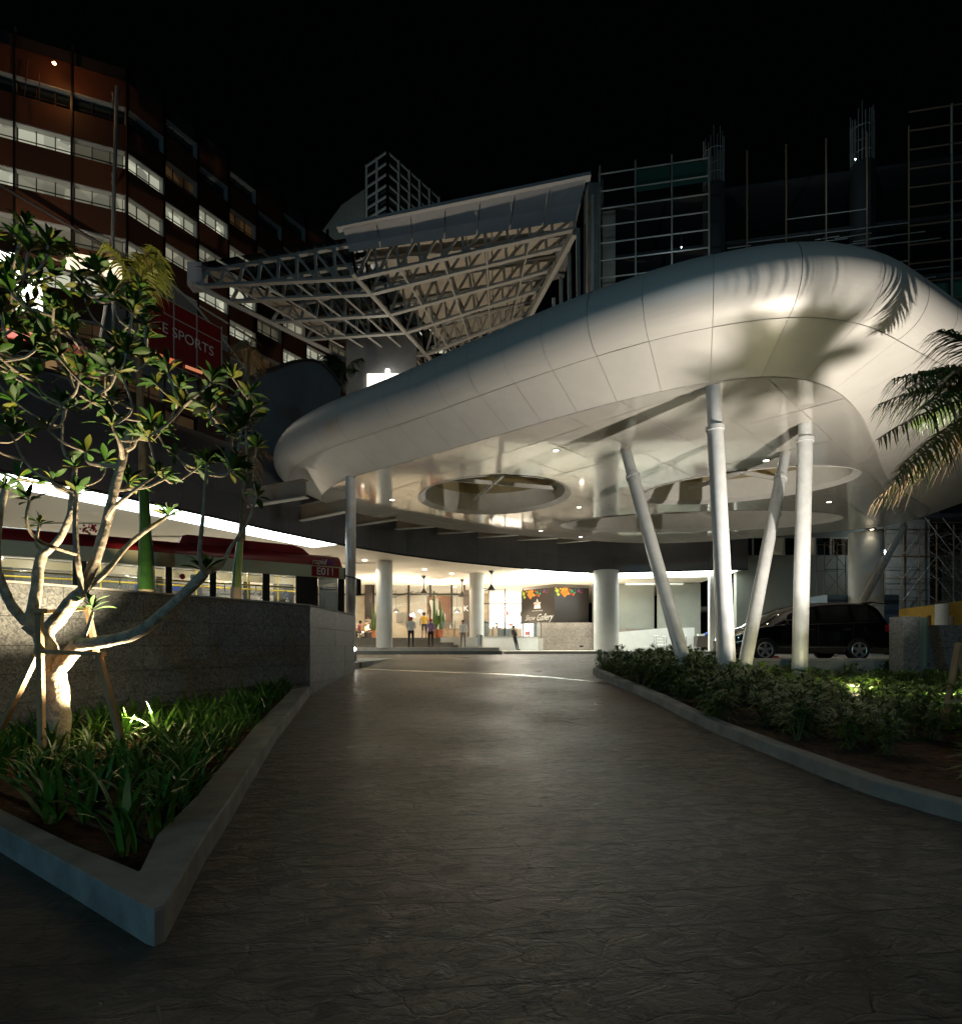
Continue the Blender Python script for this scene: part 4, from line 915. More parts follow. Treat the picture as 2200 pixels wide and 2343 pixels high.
for (k, z0, z1) in [(1, 33.4, 34.9), (2, 33.4, 34.9), (8, 22.0, 24.8), (9, 22.2, 25)]:
    b = B(); b.quad(*[S_(s_, z, -.15)-BO for s_, z in ((k*SB+.1, z0), (k*SB+SB-.1, z0), (k*SB+SB-.1, z1), (k*SB+.1, z1))]); b.build('safety_net', 'net', sc_)
for i in range(60):
    s_ = rnd.uniform(7.5, 19.5); z = rnd.uniform(21.5, 29); pipe(S_(s_, z, -.5), S_(s_+rnd.uniform(1, 3.4), z+rnd.uniform(0, .1), -.5), .035, 'rail')
sb(0.2, 1.1, -1, -1.5, 9, 33, 'concrete_pier', 'wallg')
for (s_, z, l) in [(9.9, 25.8, 1.6), (10.4, 25.2, 1.2), (8.6, 27.2, .4), (5.0, 27.3, 1.2), (14.5, 27.9, .2)]: t = B().bar(S_(s_, z, -1), S_(s_+l, z, -1), .08, .08).build('work_light', em('site_tube', (.6, .8, 1), 1.2), None); tag(t, {9.9: 'longer pale tube light on the building site just above the canopy', 10.4: 'shorter pale tube light on the site directly above the canopy', 8.6: 'tiny pale light on the site left of the tube lights', 5.0: 'bluish tube light behind the left scaffold bays', 14.5: 'tiny spark of light in the middle of the dark site'}[s_], 'work light')
# corner pier between truss roof and site
t = thing('corner_pier', 'tall rough concrete pier where the truss roof meets the scaffolding', 'pier', at(1358, 1000, 38)); B().box(-.45, .35, -.3, .5, -2, 16.8).build('shaft', 'conc', t)
B().tube([(-.2, -.5, -2), (-.2, -.5, 15.8)], .08, 8).build('drain_pipe', 'framew', t)
q = TR[0][2]; t = thing('roof_support', 'slender steel frame carrying the right end of the truss roof', 'frame', (q.x, q.y, 18)); 
for dx, dy in ((0, 0), (-.2, 2.2), (-.4, 4.6), (-.6, 7.0)):
    B().bar((dx+.3, dy, 0), (dx+.2, dy, q.z-18), .22, .22).build('post', 'truss', t)
B().bar((0, 0, q.z-18.2), (-2.6, 9, q.z-19.2), .3, .4).build('edge_beam', 'truss', t)
for k in range(4): B().bar((.2, k*2.1, 0+k), (.1, k*2.1+2.2, 5+k), .12, .12).build('brace', 'truss', t)
# ================================================================== BUS
bus = thing('city_bus', 'red and cream city bus with lit windows behind the granite wall', 'bus', (-4.2, 17.5, 1.1))
bus.scale = (1, 1, 1.13); bd = Vector((-.824, -.566)); bus.rotation_euler = (0, 0, math.atan2(-bd.y, -bd.x))  # local +x points to the bus front
# local: x<=0 backwards, +y away from the camera side, near side at y=0... far side y=2.5
WS = [(-.84, -.21, .95, 2.25), (-2.22, -1.48, 1.02, 2.26), (-3.63, -2.42, 1.02, 2.26), (-4.69, -3.79, .3, 2.26), (-5.1, -4.84, 1.02, 2.26), (-6.52, -5.36, 1.02, 2.26), (-8.14, -6.8, 1.02, 2.26), (-9.6, -8.4, 1.02, 2.26), (-11.1, -9.85, 1.02, 2.26)]
BL = 12.0
def side(y, sgn):
    # lower body, posts between the windows, header
    B().box(-BL, 0, y, y+sgn*.06, .3, .94).build('side_panel', 'redp' if sgn > 0 else 'redp', bus)
    xs_ = sorted(WS, key=lambda q: q[0]); x = -BL
    for (a, c, z0, z1) in xs_:
        if a-x > .01: B().box(x, a, y, y+sgn*.05, .945, 2.3).build('window_post', 'black', bus)
        if z0 > .96: B().box(a+.002, c-.002, y, y+sgn*.05, .945, z0).build('window_sill', 'black', bus)
        x = c
    B().box(x, 0, y, y+sgn*.05, .945, 2.3).build('window_post', 'black', bus)
    for (a, c, z0, z1) in xs_:
        wn = B().box(a+.03, c-.03, y+sgn*.02, y+sgn*.03, max(z0, 1.0)+.02, 2.28).build('window', 'glass', bus)
        B().bar((a+.05, y+sgn*.012, 2.0), (c-.05, y+sgn*.012, 2.0), .012, .02).build('slide_bar', 'black', wn)
    B().box(-BL, -.02, y-sgn*.004, y+sgn*.05, 2.302, 2.62).build('cream_band', 'cream', bus)
side(0, 1); side(2.5, -1)
b = B(); pr = [(0, 2.622), (-.0, 2.72), (.08, 2.84), (.25, 2.92), (2.25, 2.92), (2.42, 2.84), (2.5, 2.72), (2.5, 2.622)]
b.v = [(-BL, y, z) for y, z in pr] + [(-.12, y, z) for y, z in pr] + [(0, .1+y*.92, 2.5+(z-2.622)*.6) for y, z in pr]
for k in range(7): b.face((k, k+1, 8+k+1, 8+k)); b.face((8+k, 8+k+1, 16+k+1, 16+k))
b.face(range(8)); b.build('roof', 'redp', bus, smooth=True)
b = B(); L0, L1 = -4.5, -1.0
P = [(-4.5, 2.9), (-4.42, 3.1), (-4.3, 3.14), (-1.5, 3.14), (-1.2, 3.08), (-.95, 2.9)]
b.v = [(x, .3, z) for x, z in P] + [(x, 2.2, z) for x, z in P]
for k in range(5): b.face((k, k+1, 7+k, 6+k))
b.face(range(6)); b.face(range(6, 12)); b.build('roof_unit', 'redp', bus)
for i in range(5): B().box(-6.2-i*.9, -5.6-i*.9, .9, 1.6, 2.92, 2.97).build('roof_hatch', 'cream', bus)
B().box(0, .04, .05, 2.45, .4, .95).build('front_panel', 'redp', bus); B().box(0, .03, .1, 2.4, .96, 2.3).build('windscreen', 'cglass', bus); B().box(0, .05, .05, 2.45, 2.31, 2.62).build('header_panel', 'black', bus)
B().box(-BL-.04, -BL, .0, 2.5, .35, 2.6).build('rear_panel', 'cream', bus)
B().box(-BL+.1, -.1, .1, 2.4, .32, .38).build('cabin_floor', 'frame', bus); B().box(-BL+.1, -.1, .08, 2.42, 2.5, 2.54).build('cabin_ceiling', 'busin', bus)
for y in (.45, 2.05): B().box(-BL+.4, -1.0, y-.05, y+.05, 2.48, 2.495).build('ceiling_tube', 'busin', bus)
for i in range(5): light('lamp', 'POINT', bus, (-.9-i*2.3, 1.0, 2.4), 50, (1, .97, .8), .04)
for y in (.62, 1.88):
    B().tube([(-BL+.6, y, 2.05), (-.9, y, 2.05), (-.75, y, 2.12), (-.75, y, 2.45)], .022, 8).build('hand_rail', 'yellow', bus)
for i in range(9): B().tube([(-1.5-i*1.18, .62 if i % 2 else 1.88, .38), (-1.5-i*1.18, .62 if i % 2 else 1.88, 2.48)], .022, 8).build('grab_pole', 'yellow', bus)
for i in range(20):
    x = -1.2-i*.42; y = .62 if i % 2 else 1.88
    B().box(x-.012, x+.012, y-.006, y+.006, 1.86, 2.04).build('strap', 'blue' if i % 5 == 0 else 'black', bus); B().tube([(x-.05, y, 1.76), (x, y, 1.86), (x+.05, y, 1.76), (x-.05, y, 1.76)], .01, 5).build('strap_handle', 'white', bus)
for i in range(8):
    for y in (.2, 1.65):
        x = -5.2-i*.8
        st_ = B().box(x, x+.1, y, y+.62, .8, 1.55).build('seat', 'blue', bus); B().box(x+.1, x+.5, y, y+.62, .72, .84).build('cushion', 'blue', st_)
for (x0, x1, z0, z1, m_) in [(-2.0, -1.72, 1.1, 1.35, 'white'), (-3.2, -2.9, 1.05, 1.5, 'busin'), (-6.3, -5.6, 1.5, 1.9, 'cream'), (-8.0, -7.3, 1.35, 1.9, 'hoardy'), (-5.95, -5.5, 1.7, 1.88, 'white'), (-4.6, -4.0, 1.95, 2.05, 'blue')]: B().box(x0, x1, 2.3, 2.36, z0, z1).build('notice', m_, bus)
for i, x in enumerate((-4.45, -4.2, -3.95)): B().tube([(x, .012, 2.1), (x, .008, 2.1)], .07, 14).build('warning_decal', 'txt' if i == 1 else 'signred', bus)
B().box(-1.02, -.18, -.012, -.002, 2.33, 2.59).build('number_plate_panel', 'redp', bus)
text('E011', .27, 'txt', bus, face_mtx((-.6, -.02, 2.46), (1, 0, 0)), 'lettering', sx=1.05)
text('rapid', .21, 'txt', bus, face_mtx((-.8, -.02, 2.72), (1, 0, 0)), 'lettering', shear=.25, ext=.012); text('KL', .2, 'txtb', bus, face_mtx((-.42, -.02, 2.72), (1, 0, 0)), 'lettering', shear=.25, ext=.012)
for x in (-2.9, -9.0):
    wl = B().tube([(x, -.02, .48), (x, .26, .48)], .48, 28).build('wheel', 'rubber', bus); B().tube([(x, -.03, .48), (x, -.022, .48)], .26, 20).build('rim', 'rim', wl)
mr = B().bar((.02, .0, 2.4), (.35, -.25, 2.3), .04, .04).build('mirror_arm', 'black', bus); B().box(.28, .4, -.34, -.16, 1.85, 2.3).build('mirror', 'black', mr)
# ================================================================== MINIVAN
van = thing('minivan', 'black minivan parked behind the white columns, nose to the left', 'car', (7.42, 16.75, 1.212))
VL = 4.78
# stations: x, half width, belt z, roof z, greenhouse half width at roof
ST = [(0, .52, .55, .60, .42), (.06, .72, .68, .74, .6), (.3, .84, .83, .90, .68), (.75, .885, .95, 1.02, .7), (1.0, .89, 1.0, 1.12, .66), (1.5, .895, 1.02, 1.45, .62), (2.0, .9, 1.03, 1.63, .62), (2.6, .9, 1.05, 1.73, .63), (3.3, .9, 1.08, 1.75, .63), (4.0, .895, 1.1, 1.73, .62), (4.35, .885, 1.1, 1.69, .6), (4.55, .87, 1.08, 1.5, .6), (4.7, .85, 1.02, 1.14, .62), (4.78, .78, .9, .95, .62)]
b = B()
def sec(s_):
    x, w_, zb, zr, g_2 = s_; yc = .9
    P = [(w_*.93, .22), (w_, .36), (w_+.012, .6), (w_, zb), (w_-.03, zb+.02), (g_2+.05, zr-.07), (g_2, zr-.02), (g_2*.6, zr+.015), (0, zr+.03)]
    return [(x, yc-y, z) for y, z in P] + [(x, yc+y, z) for y, z in P[::-1][1:]]
n_ = 17
for s_ in ST: b.v += sec(s_)
for i in range(len(ST)-1):
    for k in range(n_-1): b.face((i*n_+k, i*n_+k+1, (i+1)*n_+k+1, (i+1)*n_+k))
b.face(range(n_)); b.face(list(range((len(ST)-1)*n_, len(ST)*n_))[::-1])
bo = b.build('body', 'carp', van, smooth=True)
sub = bo.modifiers.new('s', 'SUBSURF'); sub.levels = 1; sub.render_levels = 2
def gp(x, t, out=.012):  # point on the near greenhouse, t 0 belt .. 1 roof
    for a, c in zip(ST, ST[1:]):
        if x <= c[0]: f = (x-a[0])/(c[0]-a[0]); q = [a[k]+(c[k]-a[k])*f for k in range(5)]; break
    y0, z0, y1, z1 = q[1]-.03, q[2]+.03, q[4]+.05, q[3]-.08
    return (x, .9-(y0+(y1-y0)*t)-out, z0+(z1-z0)*t)
for (lab, P) in [('quarter_window', [(1.22, .12), (1.58, .1), (1.6, .78)]), ('door_window', [(1.66, .08), (2.5, .08), (2.48, .93), (2.1, .9), (1.7, .78)]), ('rear_door_window', [(2.6, .08), (3.5, .08), (3.5, .93), (2.6, .94)]), ('side_window', [(3.6, .08), (4.42, .1), (4.3, .88), (3.6, .93)])]:
    B().poly([gp(x, t) for x, t in P]).build(lab, 'cglass', van)
B().bar(gp(1.2, .02, .02), gp(4.4, .02, .02), .015, .02).build('belt_trim', 'steel', van)
for x, z in ((2.52, .62), (3.55, .62)): B().bar((x, -.008, .3), (x, -.008, 1.04), .008, .012).build('door_seam', 'black', van)
for x in (2.3, 3.38): B().bar((x-.12, -.03, .92), (x+.08, -.03, .92), .03, .035).build('door_handle', 'black', van)
mm = B().box(1.5, 1.72, -.2, -.02, 1.04, 1.2).build('wing_mirror', 'carp', van)
bv = mm.modifiers.new('b', 'BEVEL'); bv.width = .04; bv.segments = 3
B().bar((1.35, -.003, .40), (3.5, -.003, .40), .02, .03).build('side_trim', 'steel', van)
for y in (-.005, 1.62):
    for x in (.95, 3.72):
        wl = B().tube([(x, y, .315), (x, y+.2, .315)], [.315, .315], 36).build('wheel', 'rubber', van)
        B().tube([(x, y+.0+(.005 if y < 0 else .205), .315), (x, y-.006 if y < 0 else y+.2, .315)], .385, 36).build('wheel_arch', 'black', van) if False else None
        if y < 0:
            b = B(); b.tube([(x+.215*math.cos(a*.2618), y-.012, .315+.215*math.sin(a*.2618)) for a in range(25)], .014, 6, cap=False); b.build('rim', 'rim', wl)
            for k in range(5):
                a = k*2*math.pi/5+.3; b = B()
                b.bar((x+.03*math.cos(a), y-.016, .315+.03*math.sin(a)), (x+.2*math.cos(a), y-.014, .315+.2*math.sin(a)), .075, .02, up=(0, 1, 0)); b.build('spoke', 'rim', wl)
            B().tube([(x, y-.03, .315), (x, y, .315)], .045, 14).build('hub_cap', 'rim', wl)
        bb = B(); bb.v = [(x+.36*math.cos(a*math.pi/14), y-.002 if y < 0 else y+.19, .315+.36*math.sin(a*math.pi/14)) for a in range(15)] + [(x+.33*math.cos(a*math.pi/14), y-.016 if y < 0 else y+.2, .315+.33*math.sin(a*math.pi/14)) for a in range(15)]
        for k in range(14): bb.face((k, k+1, 16+k, 15+k))
        bb.build('wheel_arch', 'black', van)
hl = B().poly([(.09, .1, .74), (.5, .012, .86), (.55, .0, .93), (.2, .12, .86)]).build('headlight', 'steel', van); B().bar((.1, .12, .73), (.5, -.004, .86), .02, .03).build('chrome_strip', 'steel', van)
B().bar((.05, .2, .52), (.42, .0, .6), .02, .03).build('chrome_strip', 'steel', van)
B().poly([(4.5, .02, .86), (4.74, .05, .84), (4.72, .06, 1.04), (4.5, .02, 1.06)]).build('tail_light', mat('tail_red', (.35, .01, .03), .15), van)
B().bar((4.1, .5, 1.73), (4.62, .5, 1.66), .9, .03).build('spoiler', 'carp', van); B().box(.1, 4.7, .1, 1.7, .2, .34).build('underbody', 'black', van)
b = B(); b.box(6.95, 12.6, 15.55, 33.5, .3, 1.2); b.box(12.6, 60, 15.9, 33.5, .3, 1.19); struct(b.build('parking_deck', 'slab'))
t = thing('retaining_wall', 'grey concrete retaining wall below the parked minivan', 'wall', (7, 15.5, .4)); b = B(); b.box(0, 2.9, 0, .06, 0, .84); b.build('wall_section', 'kerb', t); b = B(); b.box(2.92, 5.6, 0, .06, 0, .84); b.build('wall_section', 'kerb', t); B().box(0, 5.6, -.02, .3, .845, .9).build('coping', 'slab', t)
t = thing('water_pipe', 'blue plastic water pipe on the retaining wall below the rear wheel', 'pipe', (9.95, 15.42, .55)); B().tube([(0, 0, 0), (0, 0, .38)], .03, 8).build('pipe', 'blue', t); B().tube([(0, 0, .38), (0, 0, .55)], .02, 8).build('valve', 'steel', t)
for i, x in enumerate((8.6, 9.25, 10.4)): t = B().lathe((0, 0, 0), [(.28, 0), (.27, .03), (.12, .06), (.1, .1)], 16).build('cone_base', 'redp', None, False, (x, 19.6+i*.25, 1.2)); tag(t, 'flat red cone base on the ground under the minivan, ' + ['nearest the front wheel', 'in the middle', 'nearest the rear wheel'][i], 'cone', 'red cone bases under the minivan')
# ================================================================== RIGHT SIDE: granite pier, wall, hoardings, scaffolding
t = thing('granite_pier', 'rough grey granite pier right behind the minivan tailgate', 'pier', (10.7, 14.4, .55)); B().box(0, .42, 0, .5, 0, 1.84).build('pier_body', 'granite', t)
B().box(.423, .62, .02, .3, 0, 1.82).build('plastic_sheet', mat('sheet_plastic', (.13, .19, .17), .35, bump=.6, bscale=5, bdist=.05, stretch=(3, 3, .3)), t); B().bar((.62, .02, 0), (.8, .7, 0), .01, .01).build('edge', 'joint', t)
B().poly([(.62, .02, 0), (.98, .55, 0), (.98, .55, 1.66), (.62, .02, 1.82)]).build('plastic_sheet', 'sheet' if False else M.setdefault('sheet', MATS['sheet_plastic']) and 'sheet', t)
t = thing('granite_wall', 'low rough granite wall running off at the right edge of the view', 'wall', (11.65, 14.9, .5)); 
slabs(Vector((11.7, 14.95)), Vector((18, 14.95)), 1.2, [.5, 1.0, 1.6, 2.19], t, nrm=(0, -1)); B().box(.05, 6.3, .06, .4, 0, 1.69).build('wall_core', 'fgap', t)
for x in (.25, .85): B().tube([(x, .2, 1.7), (x, .2, 1.95)], .05, 8).build('stub_pipe', 'pipeb', t)
t = thing('blue_hoarding', 'blue striped site hoarding behind the minivan tail', 'hoarding', (18.3, 30, 1.2))
for k in range(12):
    B().box(-.02, 3.75, 0, .05, k*.265, k*.265+.26).build('sheet_panel', 'hoardb' if k % 2 else 'hoardb2', t); B().bar((0, 0, k*.265+.13), (-.02, 2.2, k*.265+.13), .05, .26).build('sheet_panel', 'hoardb', t)
t = thing('yellow_hoarding', 'yellow and white painted site hoarding at the right edge', 'hoarding', (24.7, 33.6, 1.2))
hq = [Vector((0, 0)), Vector((-.45, -1.3)), Vector((-.75, -2.8)), Vector((-1.0, -3.9)), Vector((-1.35, -5.2)), Vector((-2.2, -9))]
for k, (a, c) in enumerate(zip(hq, hq[1:])):
    e = (c-a)*.004; B().poly([(a.x+e.x, a.y+e.y, 0), (c.x-e.x, c.y-e.y, 0), (c.x-e.x, c.y-e.y, 2.62), (a.x+e.x, a.y+e.y, 2.62)]).build('painted_sheet', ['hoardy', 'hoardy', 'hoardy', 'white', 'hoardy'][k], t)
for k in range(5): p_ = hq[k]; B().bar((p_.x+.1, p_.y, 0), (p_.x+.1, p_.y, 2.6), .08, .08).build('post', 'wood', t)
t = thing('site_lamp', 'site lamp standing inside the dense scaffolding', 'lamp', (25.6, 36.2, 7.5)); B().lathe((0, 0, 0), [(.1, 0), (.2, .15), (.1, .3)], 10).build('lamp_head', 'pipe', t); light('lamp', 'POINT', t, (0, -.4, .1), 160, (.8, .95, 1), .01)  # added lamp, lifts the scaffolding out of the dark
sc2 = thing('scaffold_mass', 'dense dark tube scaffolding behind the yellow hoarding', 'scaffold', (26, 38, 1.2))
b = B(); b2 = B(); b3 = B()
for ix in range(11):
    for iy in range(4):
        x, y = -3.6+ix*1.15, iy*2.1
        B().tube([(x, y, 0), (x, y, 8.6)], .045, 5, cap=False).build('standard', 'pipeb', sc2)
        for z in range(6):
            zz3 = .5+z*1.5; b.tube([(x, y, zz3), (x+1.15, y, zz3)], .03, 4, cap=False); b.tube([(x, y, zz3+.75), (x+1.15, y, zz3+.75)], .02, 4, cap=False)
            if rnd.random() < .75: s_ = rnd.choice((1, -1)); b2.tube([(x, y-.05, zz3+(1.5 if s_ < 0 else 0)), (x+1.15, y-.05, zz3+(0 if s_ < 0 else 1.5))], .022, 4, cap=False)
            if iy < 3: b3.tube([(x, y, zz3), (x, y+2.1, zz3+rnd.choice((0, 1.4)))], .025, 4, cap=False)
for q, m_ in ((b, 'pipeb'), (b2, 'pipe'), (b3, 'pipe')): o = q.build('braces', m_, sc2); o['kind'] = 'stuff'
t = thing('site_building', 'pale concrete building behind the dense scaffolding', 'building', (24, 46, 1.2))
for x in (2.0, 6.4, 10.5, 14): B().box(x, x+.9, 0, .9, 0, 14).build('concrete_column', 'wallg', t)
for z in (3.4, 8.1): B().box(-6, 24, .2, 3, z, z+.3).build('floor_slab', 'conc', t)
for i in range(5): B().box(-3+i*4.2, -.6+i*4.2, 3.2, 3.3, .2, 6).build('wall_panel', rnd.choice(['conc', 'hoardb2', 'wallg']), t)
b = B()
t = thing('scaffold_tower', 'slim access scaffold tower before the grey green end wall', 'scaffold', (20.3, 33.6, 1.2))
for x in (0, 1.25):
    for y in (0, .8): B().tube([(x, y, 0), (x, y, 6.6)], .03, 6).build('standard', 'pipeb', t)
for k in range(4):
    z = .3+k*1.6
    for y in (0, .8): B().tube([(0, y, z+1.5), (1.25, y, z+1.5)], .02, 5).build('ledger', 'pipeb', t)
    B().tube([(0, 0, z), (1.25, 0, z+1.5)], .016, 5).build('brace', 'pipeb', t); B().tube([(1.25, 0, z), (0, 0, z+1.5)], .016, 5).build('brace', 'pipeb', t)
# trolleys and bins
def trolley(name, label, x, y, z, rz):
    t = thing(name, label, 'trolley', (x, y, z), rz); b = B()
    for (a, c) in [((0, 0, .25), (1.3, 0, .25)), ((0, .5, .25), (1.3, .5, .25)), ((0, 0, .25), (0, .5, .25)), ((1.3, 0, .25), (1.3, .5, .25))]: b.tube([a, c], .02, 6)
    b.build('deck_frame', 'steel', t)
    for yy in (0, .5): B().tube([(0, yy, .25), (-.05, yy, 1.0), (.6, yy, .95), (.65, yy, .25)], .018, 6).build('basket_rail', 'steel', t)
    for k in range(7): B().tube([(.05+k*.09, 0, .5), (.05+k*.09, 0, .96)], .007, 4).build('wire', 'steel', t)
    for k in range(3): B().tube([(0, 0, .4+k*.2), (.62, 0, .4+k*.2)], .007, 4).build('wire', 'steel', t)
    for px, py in ((.1, 0), (1.2, 0), (.1, .5), (1.2, .5)): B().tube([(px, py-.02, .08), (px, py+.02, .08)], .08, 12).build('wheel', 'rubber', t)
    B().tube([(1.3, .25, .25), (1.5, .25, .9)], .016, 6).build('push_bar', 'steel', t)
trolley('luggage_trolley', 'chrome luggage trolley parked against the bright white ramp wall', sx(1502, 37), 37, 1.36, 0)
trolley('luggage_trolley', 'second wheeled cart partly behind the leftmost leaning column', sx(1550, 36.5), 36.6, 1.36, .1)
t = thing('laundry_cart', 'grey wheeled cart with a blue bag beside the white pillar', 'cart', (sx(1594, 37), 37, 1.36)); B().box(0, .8, 0, .6, .22, .95).build('cart_box', 'frame', t); B().box(.1, .5, -.02, .3, .96, 1.1).build('white_bundle', 'white', t); B().tube([(.5, .1, 1.0), (.7, .1, 1.12), (.95, .1, 1.2)], .1, 8).build('blue_bag', 'blue', t)
for px in (.08, .72): B().tube([(px, 0, .1), (px, .05, .1)], .1, 12).build('wheel', 'rubber', t)
t = thing('litter_bin', 'stainless cylinder litter bin at the terrace wall', 'bin', (sx(1097, 36.2), 36.0, 1.58)); B().lathe((0, 0, 0), [(.22, 0), (.22, .78), (.19, .8)], 24).build('bin_body', 'steel', t, smooth=True); B().lathe((0, 0, .8), [(.19, 0), (.12, .03)], 20).build('lid', 'black', t)
t = thing('host_stand', 'black cloth covered stand behind the glass balustrade', 'stand', (sx(1103, 39), 39, 2.2)); B().lathe((0, 0, 0), [(.48, 0), (.5, .5), (.46, 1.12), (.35, 1.2)], 14).build('cover', 'black', t, smooth=True)
for i, u in enumerate((1040, 1143, 1165)):
    t = thing('cafe_table', ['low wooden bench table behind the left panes of the balustrade', 'dark wooden table before the bright shop entrance', 'wooden counter table right of the man in black'][i], 'table', (sx(u, 40), 40, 2.2), 0)
    B().box(-.9, .9, -.3, .3, .66, .72).build('table_top', 'wood', t); B().box(-.85, .85, -.27, -.24, .02, .64).build('front_panel', 'wood', t)
    for px in (-.8, .8): B().box(px-.03, px+.03, .15, .22, 0, .65).build('leg', 'wood', t)
for i, (u, Y) in enumerate([(852, 41), (992, 38.3), (1007, 38.3), (985, 41)][:3]):
    t = thing('potted_plant', ['tall leafy plant in a clay pot by the left pier', 'tall narrow cactus in a clay pot, left one of the pair', 'tall cactus in a clay pot, right one of the pair'][i], 'plant', (sx(u, Y), Y, 2.2))
    B().lathe((0, 0, 0), [(.2, 0), (.3, .5), (.33, .52), (.33, .58), (.27, .56)], 16).build('pot', mat('terracotta', (.45, .16, .07), .7), t, smooth=True)
    B().tube([(0, 0, .5), (.05, 0, 1.3), (0, 0, 2.5 if i != 1 else 3.2)], [.1, .13, .04], 7).build('stem', 'frond', t); B().tube([(.1, 0, .5), (.25, .05, 1.0), (.2, 0, 1.9)], [.08, .1, .03], 7).build('stem', 'frond', t)
t = thing('cutout_sign', 'white hand shaped cut-out sign beside the timber door', 'sign', (sx(1003, 40.5), 40.5, 2.2)); b = B(); hs = [(-.55, .9), (-.5, 2.2), (-.65, 2.9), (-.6, 3.1), (-.4, 3.0), (-.3, 2.5), (-.2, 3.2), (-.02, 3.2), (.0, 2.3), (.35, 2.2), (.5, 1.9), (.45, 1.0), (.2, .7)]
b.v = [(x, 0, z*.9) for x, z in hs] + [(x, .05, z*.9) for x, z in hs]; k_ = len(hs); b.face(range(k_)); b.face([k_+i for i in range(k_)][::-1])
for i in range(k_): j = (i+1) % k_; b.face((i, j, k_+j, k_+i))
b.build('cutout', 'white', t); B().lathe((0, -.02, 0), [(.0, 0)], 3) if False else None; b = B(); b.poly([(.02+.14*math.cos(a*.628), -.012, 1.35+.3*math.sin(a*.628)) for a in range(10)]); b.build('dark_spot', 'black', t); B().bar((0, .1, 0), (0, .1, 1.2), .06, .06).build('stand', 'black', t)
# ceiling downlights and black pendants under the podium
for i, (u, v) in enumerate([(834, 1282), (971, 1303), (1033, 1313), (864, 1336), (990, 1336), (1093, 1316), (883, 1316), (947, 1322), (1186, 1329), (1040, 1343)]):
    p = onz(u, v, 6.38); t = thing('downlight', 'small round ceiling downlight ' + ['just right of the slim post', 'right of the near round column', 'left of the furthest round column', 'deep in, right of the slim post', 'deep in, above the man in yellow', 'right of the furthest round column', 'touching the near round column', 'between the two white round columns', 'in front of the gallery board', 'above the letter K'][i], 'downlight', (p.x, p.y, 6.375), 0, 'small ceiling downlights over the steps and terrace'); B().lathe((0, 0, -.02), [(.0, 0), (.11, .001), (.12, .015)], 14).build('lens', 'dl', t)
    light('lamp', 'SPOT', t, (0, 0, -.05), 330, (1, .86, .62), .1, rot=(0, 0, 0), spot=R(130), blend=.7)
for i, (u, Y) in enumerate([(969, 38), (1057, 40), (1124, 35.5)]):
    t = thing('ceiling_fan', ['black ceiling fan motor above the man in the yellow shirt', 'black ceiling fan motor left of the furthest round column', 'black ceiling fan motor right of the furthest round column'][i], 'fan', (sx(u, Y), Y, 5.15))
    B().lathe((0, 0, 0), [(.3, 0), (.26, .06), (.08, .3), (.03, .4), (.03, 1.0), (.18, 1.2)], 16).build('motor', 'black', t)
    for k in range(3): a = k*2.094+i; B().bar((.2*math.cos(a), .2*math.sin(a), .05), (.95*math.cos(a), .95*math.sin(a), .06), .13, .015).build('blade', 'black', t)
t = thing('track_light', 'row of bright ceiling light panels running towards the gallery board', 'light', (4.5, 38, 6.36))
for k in range(6): a = Vector((1.0-k*.95, -1.4+k*1.35, 0)); B().bar(a, a+Vector((-.75, 1.05, 0)), .28, .02).build('panel', 'litw2' if k % 2 else 'dlc', t)
light('lamp', 'POINT', t, (-1.5, 2.2, -.3), 150, (1, .9, .72), .2)
for i in range(5):
    x, y = -16+i*2.3, 22+i*2.6
    t = thing('ceiling_grille', 'warm rectangular ceiling light above the bus, number %d from the street' % i if False else ['slim ceiling grille over the rear of the bus', 'slim ceiling grille over the middle bus windows', 'slim ceiling grille above the bus roof unit', 'slim ceiling grille above the bus front', 'slim ceiling grille just left of the slim post'][i], 'grille', (x, y, 6.37)); B().box(-1.3, 1.3, -.12, .12, -.02, 0).build('panel', 'busin', t)
# floor lamps added only to brighten the ceiling from below
for i, (x, y) in enumerate([(-22, 30), (-14, 32), (-8, 38.5), (-3.5, 41.5), (2.2, 41.0), (7, 39.5), (-17, 41)]):
    t = thing('uplight', ['floor uplight on the platform at the far left behind the bus', 'floor uplight on the platform behind the middle of the bus', 'floor uplight on the terrace left of the man in black shirt', 'floor uplight on the terrace before the timber door', 'floor uplight on the terrace before the bright entrance', 'floor uplight at the foot of the stone wall', 'floor uplight on the rear left terrace'][i], 'lamp', (x, y, 2.21 if y > 36.8 and x < 4.4 else 1.6)); B().lathe((0, 0, 0), [(.12, 0), (.14, .1), (.1, .12)], 12).build('housing', 'black', t); light('lamp', 'SPOT', t, (0, 0, .16), 1350, (1, .86, .66), .12, rot=(math.pi, 0, 0), spot=R(150), blend=.5)
